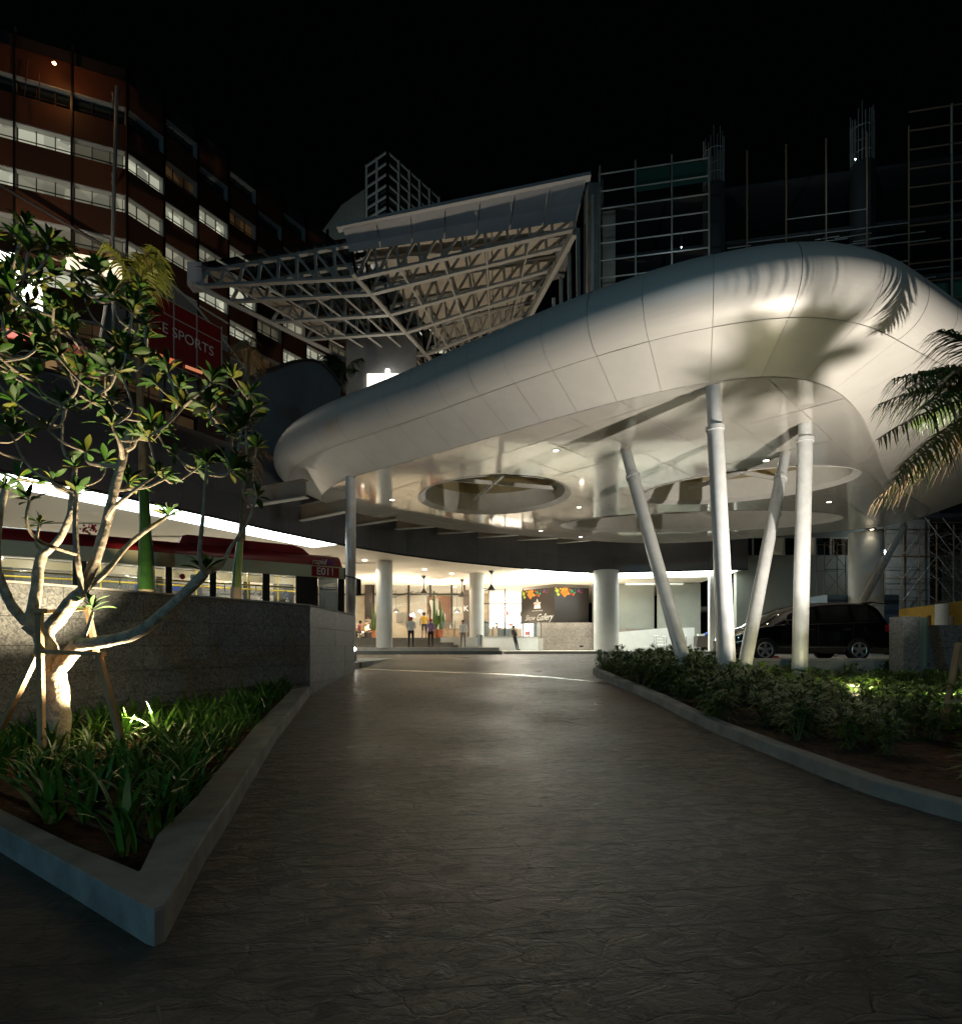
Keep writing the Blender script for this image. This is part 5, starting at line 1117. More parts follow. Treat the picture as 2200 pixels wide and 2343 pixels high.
# ================================================================== PEOPLE
SK = {'skin': (.36, .2, .13), 'hair': (.012, .01, .009)}
def person(label, x, y, z, face, h=1.7, top='shirt_white', leg='trousers_black', short=False, shorts=False, pose='stand', cap=None, sleeves=True, lean=0):
    t = thing('person', label, 'person', (x, y, z), face); s_ = h/1.75
    J = {'pelvis': (0, 0, .95), 'waist': (0, .0, 1.1), 'chest': (0, -.01, 1.32), 'neck': (0, 0, 1.48), 'hb': (0, .0, 1.56), 'head': (0, .01, 1.62), 'top': (0, 0, 1.72)}
    for sd, q in (('l', -1), ('r', 1)):
        J.update({'hip'+sd: (.1*q, 0, .9), 'kn'+sd: (.11*q, .03, .5), 'an'+sd: (.12*q, -.02, .09), 'toe'+sd: (.14*q, .14, .04), 'sh'+sd: (.19*q, 0, 1.41), 'el'+sd: (.26*q, -.02, 1.13), 'wr'+sd: (.25*q, .08, .89), 'ha'+sd: (.24*q, .12, .8)})
    if pose == 'hands_front':
        for q, sd in ((-1, 'l'), (1, 'r')): J['wr'+sd] = (.1*q, .24, 1.08); J['ha'+sd] = (.03*q, .27, 1.06)
    if pose == 'hand_face': J['elr'] = (.3, .15, 1.2); J['wrr'] = (.1, .2, 1.45); J['har'] = (.04, .17, 1.52); J['ell'] = (-.27, .05, 1.15); J['wrl'] = (-.1, .2, 1.2); J['hal'] = (0, .2, 1.22)
    if pose == 'lean':
        for k in ('chest', 'neck', 'hb', 'head', 'top', 'shl', 'shr'): a, b_, c = J[k]; J[k] = (a, b_-.1, c-.02)
        for q, sd in ((-1, 'l'), (1, 'r')): J['el'+sd] = (.24*q, -.05, 1.12); J['wr'+sd] = (.08*q, .16, 1.12); J['ha'+sd] = (.0, .2, 1.12)
        for sd in 'lr': J['kn'+sd] = (J['kn'+sd][0], .12, .52); J['an'+sd] = (J['an'+sd][0], .22, .09); J['toe'+sd] = (J['toe'+sd][0], .37, .04)
    if pose == 'sit':
        dz = -.47
        for k in list(J):
            if k[:2] not in ('kn', 'an', 'to') or k == 'top': a, b_, c = J[k]; J[k] = (a, b_, c+dz)
        for q, sd in ((-1, 'l'), (1, 'r')): J['kn'+sd] = (.12*q, .44, .48); J['an'+sd] = (.12*q, .42, .09); J['toe'+sd] = (.13*q, .56, .04); J['wr'+sd] = (.16*q, .3, .66); J['ha'+sd] = (.1*q, .38, .66)
    RD_ = {'pelvis': .15, 'waist': .135, 'chest': .155, 'neck': .062, 'hb': .07, 'head': .1, 'top': .075, 'hip': .095, 'kn': .062, 'an': .04, 'toe': .035, 'sh': .07, 'el': .045, 'wr': .032, 'ha': .03}
    E = [('pelvis', 'waist'), ('waist', 'chest'), ('chest', 'neck'), ('neck', 'hb'), ('hb', 'head'), ('head', 'top')]
    for sd in 'lr': E += [('pelvis', 'hip'+sd), ('hip'+sd, 'kn'+sd), ('kn'+sd, 'an'+sd), ('an'+sd, 'toe'+sd), ('chest', 'sh'+sd), ('sh'+sd, 'el'+sd), ('el'+sd, 'wr'+sd), ('wr'+sd, 'ha'+sd)]
    names = list(J); me = bpy.data.meshes.new('p'); me.from_pydata([Vector(J[k])*s_ for k in names], [(names.index(a), names.index(c)) for a, c in E], [])
    tmp = bpy.data.objects.new('p', me); COL.objects.link(tmp); md = tmp.modifiers.new('k', 'SKIN')
    for i, k in enumerate(names):
        r_ = RD_.get(k, RD_.get(k[:-1], .05))*s_; me.skin_vertices[0].data[i].radius = (r_*(1.12 if k in ('chest', 'pelvis', 'waist') else 1), r_*(.78 if k in ('chest', 'waist', 'pelvis') else 1)) if k in ('chest', 'pelvis', 'waist') else (r_, r_)
        me.skin_vertices[0].data[i].use_root = (k == 'pelvis')
    sbd = tmp.modifiers.new('s', 'SUBSURF'); sbd.levels = 2
    dg = bpy.context.evaluated_depsgraph_get(); m2_ = bpy.data.meshes.new_from_object(tmp.evaluated_get(dg)); bpy.data.objects.remove(tmp); m2_.name = 'body'
    m2_.materials.clear()
    mats_ = ['skin', leg, top, 'shoe']
    for m_ in mats_: m2_.materials.append(M[m_])
    sit = pose == 'sit'
    zh = (.95-.47 if sit else .95)*s_
    for p in m2_.polygons:
        c = p.center/s_; z_ = c.z; mi = 0
        zc = c.z+(.47 if sit else 0)
        if sit and c.y > .14 and z_ < .6 and abs(c.x) > .04: mi = 1 if (not shorts or z_ > .42) and z_ > .07 else (3 if z_ < .07 else 0)
        elif zc < .97 and abs(c.x) < .2: mi = (3 if z_ < .08 else (0 if shorts and z_ < .5 else 1))
        elif zc < 1.49 and abs(c.x) < .21 and zc > .95: mi = 2
        elif abs(c.x) >= .17 and zc > .9: mi = 2 if (zc > 1.2 or sleeves) and zc > .95 else 0
        if pose in ('hands_front', 'hand_face', 'lean') and c.y > .17 and zc > 1.0: mi = 0 if not sleeves else mi
        if zc > 1.49: mi = 0
        p.material_index = mi
    m2_.polygons.foreach_set('use_smooth', [True]*len(m2_.polygons))
    bo_ = obj('body', m2_, t)
    hd = Vector(J['head'])*s_
    # fingers
    for sd in 'lr':
        hp = Vector(J['ha'+sd])*s_; wp = Vector(J['wr'+sd])*s_; d = (hp-wp).normalized(); sd_ = d.cross(Vector((1, 0, 0))).normalized(); b = B()
        for k in range(4): o_ = sd_*(.022*(k-1.5)); b.tube([hp+o_, hp+o_+d*.045+Vector((0, .004, 0)), hp+o_+d*(.075+.008*(1-abs(k-1.5)))+Vector((0, .015, 0))], [.0085, .008, .006], 5)
        b.tube([hp-d*.02-sd_*.03, hp+d*.02-sd_*.055], [.01, .008], 5); b.build('fingers', 'skin', bo_)
    b = B(); b.tube([hd+Vector((0, .09, .0)), hd+Vector((0, .125, -.03))], [.008, .016], 6); b.build('nose', 'skin', bo_)
    for q in (-1, 1):
        B().tube([hd+Vector((q*.035, .093, .012)), hd+Vector((q*.035, .1, .012))], .01, 6).build('eye', 'black', bo_); B().tube([hd+Vector((q*.098, -.01, -.03)), hd+Vector((q*.104, -.012, .02))], .016, 6).build('ear', 'skin', bo_)
    B().bar(hd+Vector((-.025, .094, -.055)), hd+Vector((.025, .094, -.055)), .008, .008).build('mouth', 'lips', bo_)
    # hair shell
    b = B(); n1, n2 = 12, 6
    for i in range(n2+1):
        ph = i/n2*math.pi*.58
        for j in range(n1): th = 2*math.pi*j/n1; yy = math.sin(ph)*math.sin(th); zl = math.cos(ph); b.v.append(tuple(hd+Vector((.112*math.sin(ph)*math.cos(th), .112*yy-.012 - (0.03 if yy > .5 and ph > 1.1 else 0), .022+.122*zl))))
    for i in range(n2):
        for j in range(n1): b.face((i*n1+j, i*n1+(j+1) % n1, (i+1)*n1+(j+1) % n1, (i+1)*n1+j))
    b.build('cap' if cap else 'hair', cap or 'hair', t, smooth=True)
    if cap: B().bar(hd+Vector((0, .09, .06)), hd+Vector((0, .19, .05)), .14, .012).build('cap_peak', cap, t)
    return t
for k_, c_ in (('skin', (.36, .2, .13)), ('hair', (.012, .01, .009)), ('lips', (.3, .1, .08)), ('shoe', (.02, .018, .016)), ('shirt_white', (.7, .7, .7)), ('shirt_black', (.02, .02, .022)), ('shirt_yellow', (.7, .42, .05)), ('shirt_purple', (.25, .17, .33)), ('shirt_pink', (.6, .16, .22)), ('shirt_cream', (.6, .52, .42)), ('trousers_black', (.012, .012, .014)), ('trousers_grey', (.16, .16, .17)), ('shorts_olive', (.2, .17, .1)), ('shorts_dark', (.04, .04, .045)), ('cap_red', (.6, .02, .02)), ('stripes', (.5, .55, .58))): M[k_] = mat('cloth_'+k_ if k_ not in SK else k_, c_, .75)
def pf(u, Y): return sx(u, Y)
person('man in a red cap, white shirt and black trousers beside the round column', pf(940, 31.9), 31.9, 1.58, R(10), 1.74, cap='cap_red', pose='hands_front')
person('man in black T-shirt and olive shorts, hand at his face, on the top step', pf(866, 36.9), 36.95, 2.2, R(-40), 1.76, 'shirt_black', 'shorts_olive', shorts=True, pose='hand_face', sleeves=False)
person('person seen from behind in a yellow shirt and dark shorts on the terrace', pf(970, 37.4), 37.4, 2.2, R(8), 1.68, 'shirt_yellow', 'shorts_dark', shorts=True, sleeves=False)
person('person in a purple shirt and dark trousers standing before the clay pots', pf(985, 33.5), 33.5, 1.58, R(170), 1.7, 'shirt_purple', 'trousers_black', cap='cap_red')
person('man in a white shirt and grey trousers beside the white stair wall', pf(1059, 35.0), 35.1, 1.58, R(185), 1.68, 'shirt_white', 'trousers_grey')
person('man in a black suit leaning on the low white wall', pf(1177, 38), 37.9, 1.36, R(-60), 1.68, 'shirt_black', 'trousers_black', pose='lean')
t_ = person('seated person in a striped shirt at the low terrace table', pf(1030, 40.8), 40.8, 2.2, R(-90), 1.66, 'stripes', 'trousers_grey', pose='sit')
person('seated woman in dark clothes before the bright entrance', pf(1136, 41), 41, 2.2, R(-80), 1.6, 'shirt_black', 'trousers_black', pose='sit')
person('seated person in pink on the left of the terrace', pf(824, 38.2), 38.2, 2.2, R(60), 1.6, 'shirt_pink', 'shorts_dark', pose='sit')
person('person in a cream shirt seated among the tables left of the column', pf(838, 39.6), 39.6, 2.2, R(-30), 1.68, 'shirt_cream', 'trousers_grey', pose='sit')
person('person in a cream top standing behind the seated guests', pf(842, 41.0), 41, 2.2, R(180), 1.66, 'shirt_cream', 'trousers_grey')
def chair(x, y, z, rz, lab):
    t = thing('cafe_chair', lab, 'chair', (x, y, z), rz)
    B().box(-.22, .22, -.2, .24, .42, .46).build('seat', 'wood', t); B().box(-.22, .22, -.24, -.2, .5, .88).build('backrest', 'wood', t)
    for px in (-.2, .2):
        for py in (-.2, .2): B().bar((px, py, 0), (px, py, .42 if py > 0 else .86), .035, .035).build('leg', 'black', t)
for (u, Y, rz, lab) in [(1030, 40.8, -90, 'cafe chair under the striped shirt guest'), (1136, 41, -80, 'cafe chair under the woman in dark clothes'), (824, 38.2, 60, 'cafe chair under the guest in pink'), (838, 39.6, -30, 'cafe chair under the guest in the cream shirt'), (1110, 42.2, 20, 'empty cafe chair before the bright entrance')]: chair(pf(u, Y), Y, 2.2, R(rz), lab)
# ================================================================== PLANTS
def leaf_mesh(name, L, W, m, fold=.25, droop=.35, seg=5, peak=.6):
    b = B()
    for i in range(seg+1):
        t = i/seg; wd = W*math.sin(math.pi*min(1, max(0, t))**(peak*1.6) if False else math.pi*(t**(1.3 if peak > .5 else .8)))*.5 + (.004 if i == 0 else 0)
        x = L*t; z = L*(.18*t-droop*t*t)
        b.v += [(x, -wd, z+wd*fold), (x, 0, z), (x, wd, z+wd*fold)]
    for i in range(seg):
        n = i*3; b.face((n, n+3, n+4, n+1)); b.face((n+1, n+4, n+5, n+2))
    return b.mesh(name, m, True)
LM = [leaf_mesh('leaf', .30, .095, 'leaf'), leaf_mesh('leaf', .26, .085, 'leafy', droop=.2), leaf_mesh('leaf', .33, .1, 'leafd', droop=.5), leaf_mesh('leaf', .29, .1, 'leaf', droop=.1), leaf_mesh('leaf', .31, .09, 'leafd', droop=.25)]
def rot_to(d, roll=0):
    d = Vector(d).normalized(); return (d.to_track_quat('X', 'Z') @ Euler((roll, 0, 0)).to_quaternion())
TB = Vector((-5.68, 7.6, .22))
ft = thing('frangipani_tree', 'forked frangipani tree lit from below in the left planter', 'tree', TB)
def T(u, v, Y): return at(u, v, Y)
limbs = [
    ([(128, 1714, 7.6), (131, 1640, 7.6), (124, 1560, 7.6), (118, 1530, 7.58)], .125, .115),
    ([(118, 1530, 7.58), (106, 1480, 7.5), (95, 1450, 7.5), (62, 1425, 7.4)], .105, .075),
    ([(62, 1425, 7.4), (30, 1390, 7.3), (8, 1345, 7.25), (-8, 1290, 7.2), (-4, 1200, 7.1), (12, 1120, 7.1)], .06, .035),
    ([(66, 1428, 7.4), (82, 1360, 7.5), (88, 1300, 7.6), (100, 1262, 7.6)], .055, .046),
    ([(100, 1268, 7.6), (135, 1235, 7.5), (160, 1180, 7.4), (165, 1130, 7.4), (172, 1070, 7.4)], .045, .028),
    ([(100, 1450, 7.5), (135, 1415, 7.45), (165, 1375, 7.4), (188, 1355, 7.3)], .075, .06),
    ([(188, 1355, 7.3), (215, 1290, 7.2), (240, 1210, 7.1), (262, 1120, 7.0), (280, 1050, 6.9), (300, 980, 6.9)], .052, .032),
    ([(190, 1352, 7.3), (240, 1310, 7.6), (290, 1250, 7.9), (340, 1210, 8.0), (385, 1180, 8.1)], .04, .024),
    ([(190, 1356, 7.3), (178, 1290, 7.0), (172, 1200, 6.9), (176, 1130, 6.8)], .035, .024),
    ([(120, 1545, 7.6), (150, 1510, 7.5), (185, 1470, 7.3)], .085, .07),
    ([(185, 1475, 7.3), (240, 1468, 7.15), (310, 1450, 7.0), (365, 1410, 6.9), (410, 1370, 6.8), (468, 1312, 6.75)], .062, .045),
    ([(182, 1475, 7.3), (200, 1440, 7.3), (212, 1400, 7.35)], .03, .018),
]
nodes = []   # (pos, radius)
def limb(P, r0, r1, name='branch'):
    # smooth with catmull
    Q = []; n = len(P)
    for i in range(n-1):
        p0, p1, p2, p3 = P[max(i-1, 0)], P[i], P[i+1], P[min(i+2, n-1)]
        for j in range(4):
            t = j/4; Q.append(.5*((2*p1)+(-p0+p2)*t+(2*p0-5*p1+4*p2-p3)*t*t+(-p0+3*p1-3*p2+p3)*t**3))
    Q.append(P[-1]); rr = [(r0+(r1-r0)*i/(len(Q)-1))*(1+.05*math.sin(i*2.1)) for i in range(len(Q))]
    B().tube([q-TB for q in Q], rr, 9 if r0 > .04 else 6).build(name, 'bark', ft, smooth=True)
    for q, r_ in zip(Q, rr): nodes.append((q, r_))
for k, (P, r0, r1) in enumerate(limbs): limb([T(*p) for p in P], r0*(1.32 if k not in (2, 4, 7, 8, 11) else 1.1), r1*(1.32 if k not in (2, 4, 7, 8, 11) else 1.05), 'trunk' if k == 0 else 'branch')
nodes = [n for n in nodes if n[0].z > 2.0]
# crown tips
rt = random.Random(11); tips = []
def inside(u, v):
    # crown outline
    if v < 505 or v > 1150 or (u > 345 and v < 850): return False
    top = {0: 540, 60: 515, 140: 560, 200: 590, 260: 640, 330: 660, 400: 690, 430: 740, 470: 790, 560: 870, 620: 960}
    ks = sorted(top); tv = 2000
    for a, c in zip(ks, ks[1:]):
        if a <= u <= c: tv = top[a]+(top[c]-top[a])*(u-a)/(c-a)
    if u < 0: tv = 520
    right = 590 if v > 860 else 470
    return v > tv and u < right
while len(tips) < 170:
    u, v = rt.uniform(-110, 600), rt.uniform(510, 1160)
    if not inside(u, v): continue
    if v > 1000 and rt.random() < (.55 if u > 330 else .8): continue
    if v > 880 and u < 300 and rt.random() < .62: continue
    Y = rt.uniform(5.8, 9.0); p = at(u, v, Y)
    if all((p-q).length > .22 for q in tips): tips.append(p)
extra = [(12, 1120, 7.1), (172, 1070, 7.4), (176, 1130, 6.8), (468, 1305, 6.75), (212, 1395, 7.35), (385, 1180, 8.1), (120, 1100, 7.2), (310, 1010, 7), (90, 1200, 7.9)]
tips = [T(*e) for e in extra] + tips
tips.sort(key=lambda p: (p-Vector((-5, 7.4, 2.6))).length)
ros = []
for tp in tips:
    best = None; bd_ = 1e9
    for (q, r_) in nodes:
        d = tp-q
        if d.length < .12: best = (q, r_); bd_ = 0; break
        cost = d.length + max(0, .35*d.length - d.z)*1.6 - r_*2
        if q.z < tp.z-.03 and cost < bd_: bd_ = cost; best = (q, r_)
    if best is None: continue
    q, r_ = best; d = tp-q
    if d.length > .15:
        r0 = min(r_*.75, .034); r0 = max(r0, .014)
        k = max(2, int(d.length/.35)); bow = Vector((rt.gauss(0, .09), rt.gauss(0, .09), -.06))*d.length
        horiz = Vector((d.x, d.y, 0)); P = []
        for i in range(k+1):
            t = i/k; P.append(q + horiz*(1-(1-t)**1.5) + Vector((0, 0, d.z*(t**1.25))) + bow*math.sin(math.pi*t) + Vector((rt.gauss(0, .018), rt.gauss(0, .018), 0))*(0 if i in (0, k) else 1))
        limb(P, r0, .013)
    ros.append((tp, d.normalized() if d.length > .15 else Vector((0, 0, 1))))
leaves = []
for (p, d) in ros:
    dd = (d+Vector((0, 0, .6))).normalized(); n = rt.randint(10, 15); ax = dd.orthogonal().normalized(); a0 = rt.random()*6; sc0 = rt.uniform(.75, 1.15)
    for i in range(n):
        a = a0+i*2.4; ei = .15+1.25*(i/n)**.8 ; rad = (Matrix.Rotation(a, 3, dd) @ ax); v_ = dd*math.cos(ei)+rad*math.sin(ei)
        leaves.append((p+dd*(.03-.05*i/n), v_, rt.choice([0, 0, 1, 2, 3, 4, 1]), 0.88*sc0*(.7+.4*i/n)*rt.uniform(.85, 1.1), rt.uniform(-.5, .5)))
camp = Vector((0, 0, EYE))
vis = [l for l in leaves if -40 < 1100+F*l[0].x/l[0].y < 700]
vis.sort(key=lambda l: (l[0]-camp).length/l[3]); big_ = set(id(l) for l in vis[:296])
groups = {}
for l in leaves:
    p, v_, mi, sc_l, roll = l; qt = rot_to(v_, roll)
    if id(l) in big_:
        o = obj('leaf', LM[mi], ft, p-TB); o.rotation_mode = 'QUATERNION'; o.rotation_quaternion = qt; o.scale = (sc_l,)*3
    else: groups.setdefault(mi, []).append((p-TB, qt, sc_l))
b = B(); mlist = ['leaf', 'leafy', 'leafd', 'leaf', 'leafd']
for mi, L_ in groups.items():
    me = LM[mi]; vs = [v.co.copy() for v in me.vertices]; fs = [tuple(p.vertices) for p in me.polygons]; b.cur = [0, 1, 2, 0, 2][mi]
    for (p, qt, s_) in L_:
        n = len(b.v); b.v += [tuple(p+(qt @ (v*s_))) for v in vs]
        for f in fs: b.face([n+i for i in f])
o = b.build('leaves', ['leaf', 'leafy', 'leafd'], ft, smooth=True); o['kind'] = 'stuff'
b = B()
for (u, v) in ((213, 1208), (196, 1214)):
    p = at(u, v, 7.1)
    for k in range(16): q = p+Vector((rt.gauss(0, .025), rt.gauss(0, .025), rt.gauss(0, .025))); b.lathe(q-TB, [(.003, -.012), (.016, 0), (.003, .012)], 6)
b.build('flower_cluster', mat('petal', (.35, .03, .08), .6), ft)
B().tube([at(128, 1712, 7.6)-TB, at(129, 1645, 7.6)-TB, at(131, 1620, 7.6)-TB], [.15, .148, .14], 12).build('hessian_wrap', mat('hessian', (.22, .15, .08), .9, noise=.5, nscale=30, bump=1, bscale=60), ft, smooth=True)
# timber support round the trunk
sp_ = thing('tree_support', 'raw timber frame propping the frangipani trunk', 'support', (-5.68, 7.4, .2)); SO2 = Vector((-5.68, 7.4, .2))
for (p, q, a, c) in [((84, 1490, 7.15), (238, 1497, 7.05), .085, .05), ((226, 1500, 7.05), (282, 1690, 7.0), .07, .06), ((90, 1400, 7.15), (96, 1705, 7.1), .07, .06), ((82, 1500, 7.2), (2, 1668, 7.3), .07, .06), ((88, 1402, 7.9), (200, 1392, 8.0), .08, .05), ((198, 1385, 8.0), (222, 1500, 8.1), .06, .06)]:
    P, Q = at(*p), at(*q)
    if Q.z < .5: Q = Vector((Q.x, Q.y, Q.z-.12))
    B().bar(P-SO2, Q-SO2, a, c).build('timber', 'wood', sp_)
for (u, v, Y) in [(90, 1400, 7.1)]: B().box(-.09, .07, -.04, .04, -.02, .04).build('timber_end', 'wood', sp_, False, at(u, v, Y)-SO2)
# strap leaved plants
def strap_clump(seed, n, L, W, m):
    r_ = random.Random(seed); b = B()
    for i in range(n):
        a = r_.random()*6.28; l = L*r_.uniform(.6, 1.1); w_ = W*r_.uniform(.7, 1.2); ln = r_.uniform(.05, .55); tw = r_.uniform(-.6, .6); x0, y0 = r_.gauss(0, .025), r_.gauss(0, .025); k = 6
        ca, sa = math.cos(a), math.sin(a); base = len(b.v); bend = r_.uniform(.1, .9)
        for j in range(k+1):
            t = j/k; rr = l*(ln*t+bend*.45*t**3); z = l*(t*(1-.25*ln)-bend*.42*t**3); wd = w_*.5*(min(1, t*5+.45))*(1-t**3.5)+.001
            px, py = -sa*math.cos(tw*t), ca*math.cos(tw*t); pz = math.sin(tw*t)
            for q in (-1, 0, 1): b.v.append((x0+ca*rr+px*wd*q, y0+sa*rr+py*wd*q, z+pz*wd*q-(0.25*wd if q == 0 else 0)))
        for j in range(k):
            n0 = base+j*3; b.face((n0, n0+3, n0+4, n0+1)); b.face((n0+1, n0+4, n0+5, n0+2))
    return b.mesh('strap_leaves', m, True)
SC = [strap_clump(i, 10+i % 5, .42, .03, 'strap') for i in range(8)] + [strap_clump(40+i, 12, .52, .042, 'strap') for i in range(3)]
rs = random.Random(5); cnt = 0; placed = []
def in_poly(x, y, P):
    c = False; n = len(P)
    for i in range(n):
        (x1, y1), (x2, y2) = P[i], P[(i+1) % n]
        if (y1 > y) != (y2 > y) and x < (x2-x1)*(y-y1)/(y2-y1)+x1: c = not c
    return c
LP = [(-2.35, 3.95), (-2.5, 4.2), (-3.0, 6.4), (-3.55, 8.8), (-4.15, 12.4), (-6.7, 7.9), (-7.9, 7.6), (-5.9, 6.35), (-4.0, 5.0)]
tries = 0
while cnt < 175 and tries < 9000:
    tries += 1; x, y = rs.uniform(-8, -2.2), rs.uniform(3.9, 12.4)
    if not in_poly(x, y, LP): continue
    left = x < -3.3-.14*(y-4)-.9 and y < 7.2
    if left and rs.random() < .72: continue
    if math.hypot(x+5.68, y-7.6) < .3 or math.hypot(x+4.78, y-8.0) < .22: continue
    if any(math.hypot(x-a, y-c) < .17 for a, c in placed): continue
    placed.append((x, y)); big = y < 5.3
    me = SC[8+cnt % 3] if big else SC[cnt % 8]
    s_ = rs.uniform(1.0, 1.5)*(1.1 if y > 8 else 1)*(1.0 if big else 1)
    o = obj('strap_plant', me, None, (x, y, gz(y)+.1), (0, 0, rs.random()*6.28), s_)
    tag(o, 'strap leaved green plant growing in the triangular left planter', 'plant', 'strap leaved plants in the left planter'); cnt += 1
# rosette shrubs on the right
def shrub_mesh(seed):
    r_ = random.Random(seed); b = B(); nst = r_.randint(6, 8)
    for s_ in range(nst):
        a = r_.random()*6.28; h = r_.uniform(.2, .5); ox, oy = .08*math.cos(a), .08*math.sin(a); tx, ty = ox*r_.uniform(.8, 2.6), oy*r_.uniform(.8, 2.6); b.cur = 1
        b.tube([(ox*.3, oy*.3, 0), (ox, oy, h*.5), (tx, ty, h)], [.008, .007, .006], 4, cap=False); b.cur = 0
        for ring_ in range(3):
            hh = h - ring_*.08; n = 18 if ring_ == 0 else 12
            for i in range(n):
                aa = i*2.4+r_.random(); el = r_.uniform(.1, 1.0) if ring_ == 0 else r_.uniform(-.1, .5); L = r_.uniform(.13, .21); wd = .011
                ca, sa = math.cos(aa), math.sin(aa); base = len(b.v)
                for j in range(4):
                    t = j/3; rr = L*t*math.cos(el*(1-t*.4)); z = hh + L*(math.sin(el)*t-.45*t*t*.8); w2 = wd*(1-(2*t-.8)**2*.7) if j < 3 else .001
                    b.v += [(tx+ca*rr-sa*w2, ty+sa*rr+ca*w2, z), (tx+ca*rr+sa*w2, ty+sa*rr-ca*w2, z)]
                for j in range(3): n0 = base+j*2; b.face((n0, n0+1, n0+3, n0+2))
    return b.mesh('rosette_shrub', ['shrub', 'stemm'])
SM = [shrub_mesh(100+i) for i in range(10)]
RP = [(p[0], p[1]) for p in RI if p[1] > 2.4] + [(6.9, 17.5), (7.0, 15.4), (12.5, 15.4), (14, 14.8), (15, 12), (15, 3)]
placed = []; cnt = 0; tries = 0; cand = []
while tries < 16000 and cnt < 285:
    tries += 1; x, y = rs.uniform(3.3, 13.5), rs.uniform(4, 17.5)
    if not in_poly(x, y, RP): continue
    u = 1100+F*x/y
    if u > 2290: continue
    edge = min(math.hypot(x-a, y-c) for a, c in RI)
    if edge < .25 and y < 15.5: continue
    if y < 10 and edge < .25+(11-y)*.16: continue
    if rs.random() > (1 if y > 11 else .55): continue
    mn = .23 if y > 12 else .27
    if any(math.hypot(x-a, y-c) < mn for a, c in placed): continue
    placed.append((x, y)); hit = math.hypot(x-7.75, y-11.9) < .6
    o = obj('rosette_shrub', SM[cnt % 10], None, (x, y, gz(y)+mound(x, y)-.02), (0, 0, rs.random()*6.28), rs.uniform(1.0, 1.45)*(.85 if x > 6.8 and y > 12 else 1)); cnt += 1
    tag(o, 'low green shrub with narrow leaf rosettes in the bed under the white columns', 'shrub', 'rosette shrubs in the right planter')
print('shrubs', cnt)
b = B(); b.cur = 1; b.tube([(0, 0, 0), (.01, 0, .6), (0, 0, 1.0)], .012, 5); b.cur = 0
for i in range(46):
    a = i*2.4; el = -.5+1.9*(i/46); dv_ = Vector((math.cos(a)*math.cos(el), math.sin(a)*math.cos(el), math.sin(el))); sd3 = dv_.cross(Vector((0, 0, 1))).normalized()*.022; p0 = Vector((0, 0, 1.0-.1*(i % 3)))
    b.poly([p0, p0+dv_*.1+sd3, p0+dv_*.19, p0+dv_*.1-sd3])
o = b.build('potted_bush', ['shrub', 'stemm'], None, False, (8.12, 9.25, .3)); tag(o, 'small standard bush with a round leafy head beside the palm spotlight', 'shrub')  # unseen bush added to throw a soft shadow on the canopy
# ------------------------------------------------------------------ palms
def frond(b, o_, d, L, n, ll, lw, droop, rng, dryp=0, up=(0, 0, 1), sag=.5):
    """feather frond: curved rachis with leaflets"""
    o_ = Vector(o_); d = Vector(d).normalized(); up = Vector(up); pts = []
    for i in range(9):
        t = i/8; pts.append(o_+d*L*t+Vector((0, 0, -droop*L*t*t)))
    b.cur = 1; b.tube(pts, [.018*(1-.8*i/8)+.003 for i in range(9)], 5, cap=False)
    for i in range(n):
        t = .12+.88*i/n; k = t*8; j = min(7, int(k)); p = pts[j].lerp(pts[j+1], k-j); tg = (pts[j+1]-pts[j]).normalized(); sd = tg.cross(up).normalized()
        for q in (-1, 1):
            l = ll*(math.sin(math.pi*(.15+.8*t))**.7)*rng.uniform(.75, 1.1); v_ = (sd*q*1.0+tg*rng.uniform(.5, .9)+up*rng.uniform(-.1, .35)).normalized()
            b.cur = 2 if rng.random() < dryp else 0; w_ = lw*rng.uniform(.8, 1.1); base = len(b.v)
            nn = v_.cross(tg).normalized(); wv = nn.cross(v_).normalized()
            for s_ in range(5):
                u_ = s_/4; c = p+v_*l*u_+Vector((0, 0, -sag*l*u_*u_*rng.uniform(.8, 1.2))); ww = w_*(1-u_**2)*.5+.001
                b.v += [tuple(c-wv*ww), tuple(c+wv*ww)]
            for s_ in range(4): n0 = base+s_*2; b.face((n0, n0+1, n0+3, n0+2))
    b.cur = 0
def palm(name, label, base, stem, fr, mats_, seed=1, lone=True):
    t = thing(name, label, 'palm', base); rg = random.Random(seed); Bs = Vector(base)
    for nm, pts, rad, m_ in stem: B().tube([Vector(p)-Bs for p in pts], rad, 12).build(nm, m_, t, smooth=True)
    for f in fr:
        b = B(); frond(b, Vector(f[0])-Bs, f[1], *f[2:7], rg, *f[7:]); b.build('frond', mats_, t)
    return t
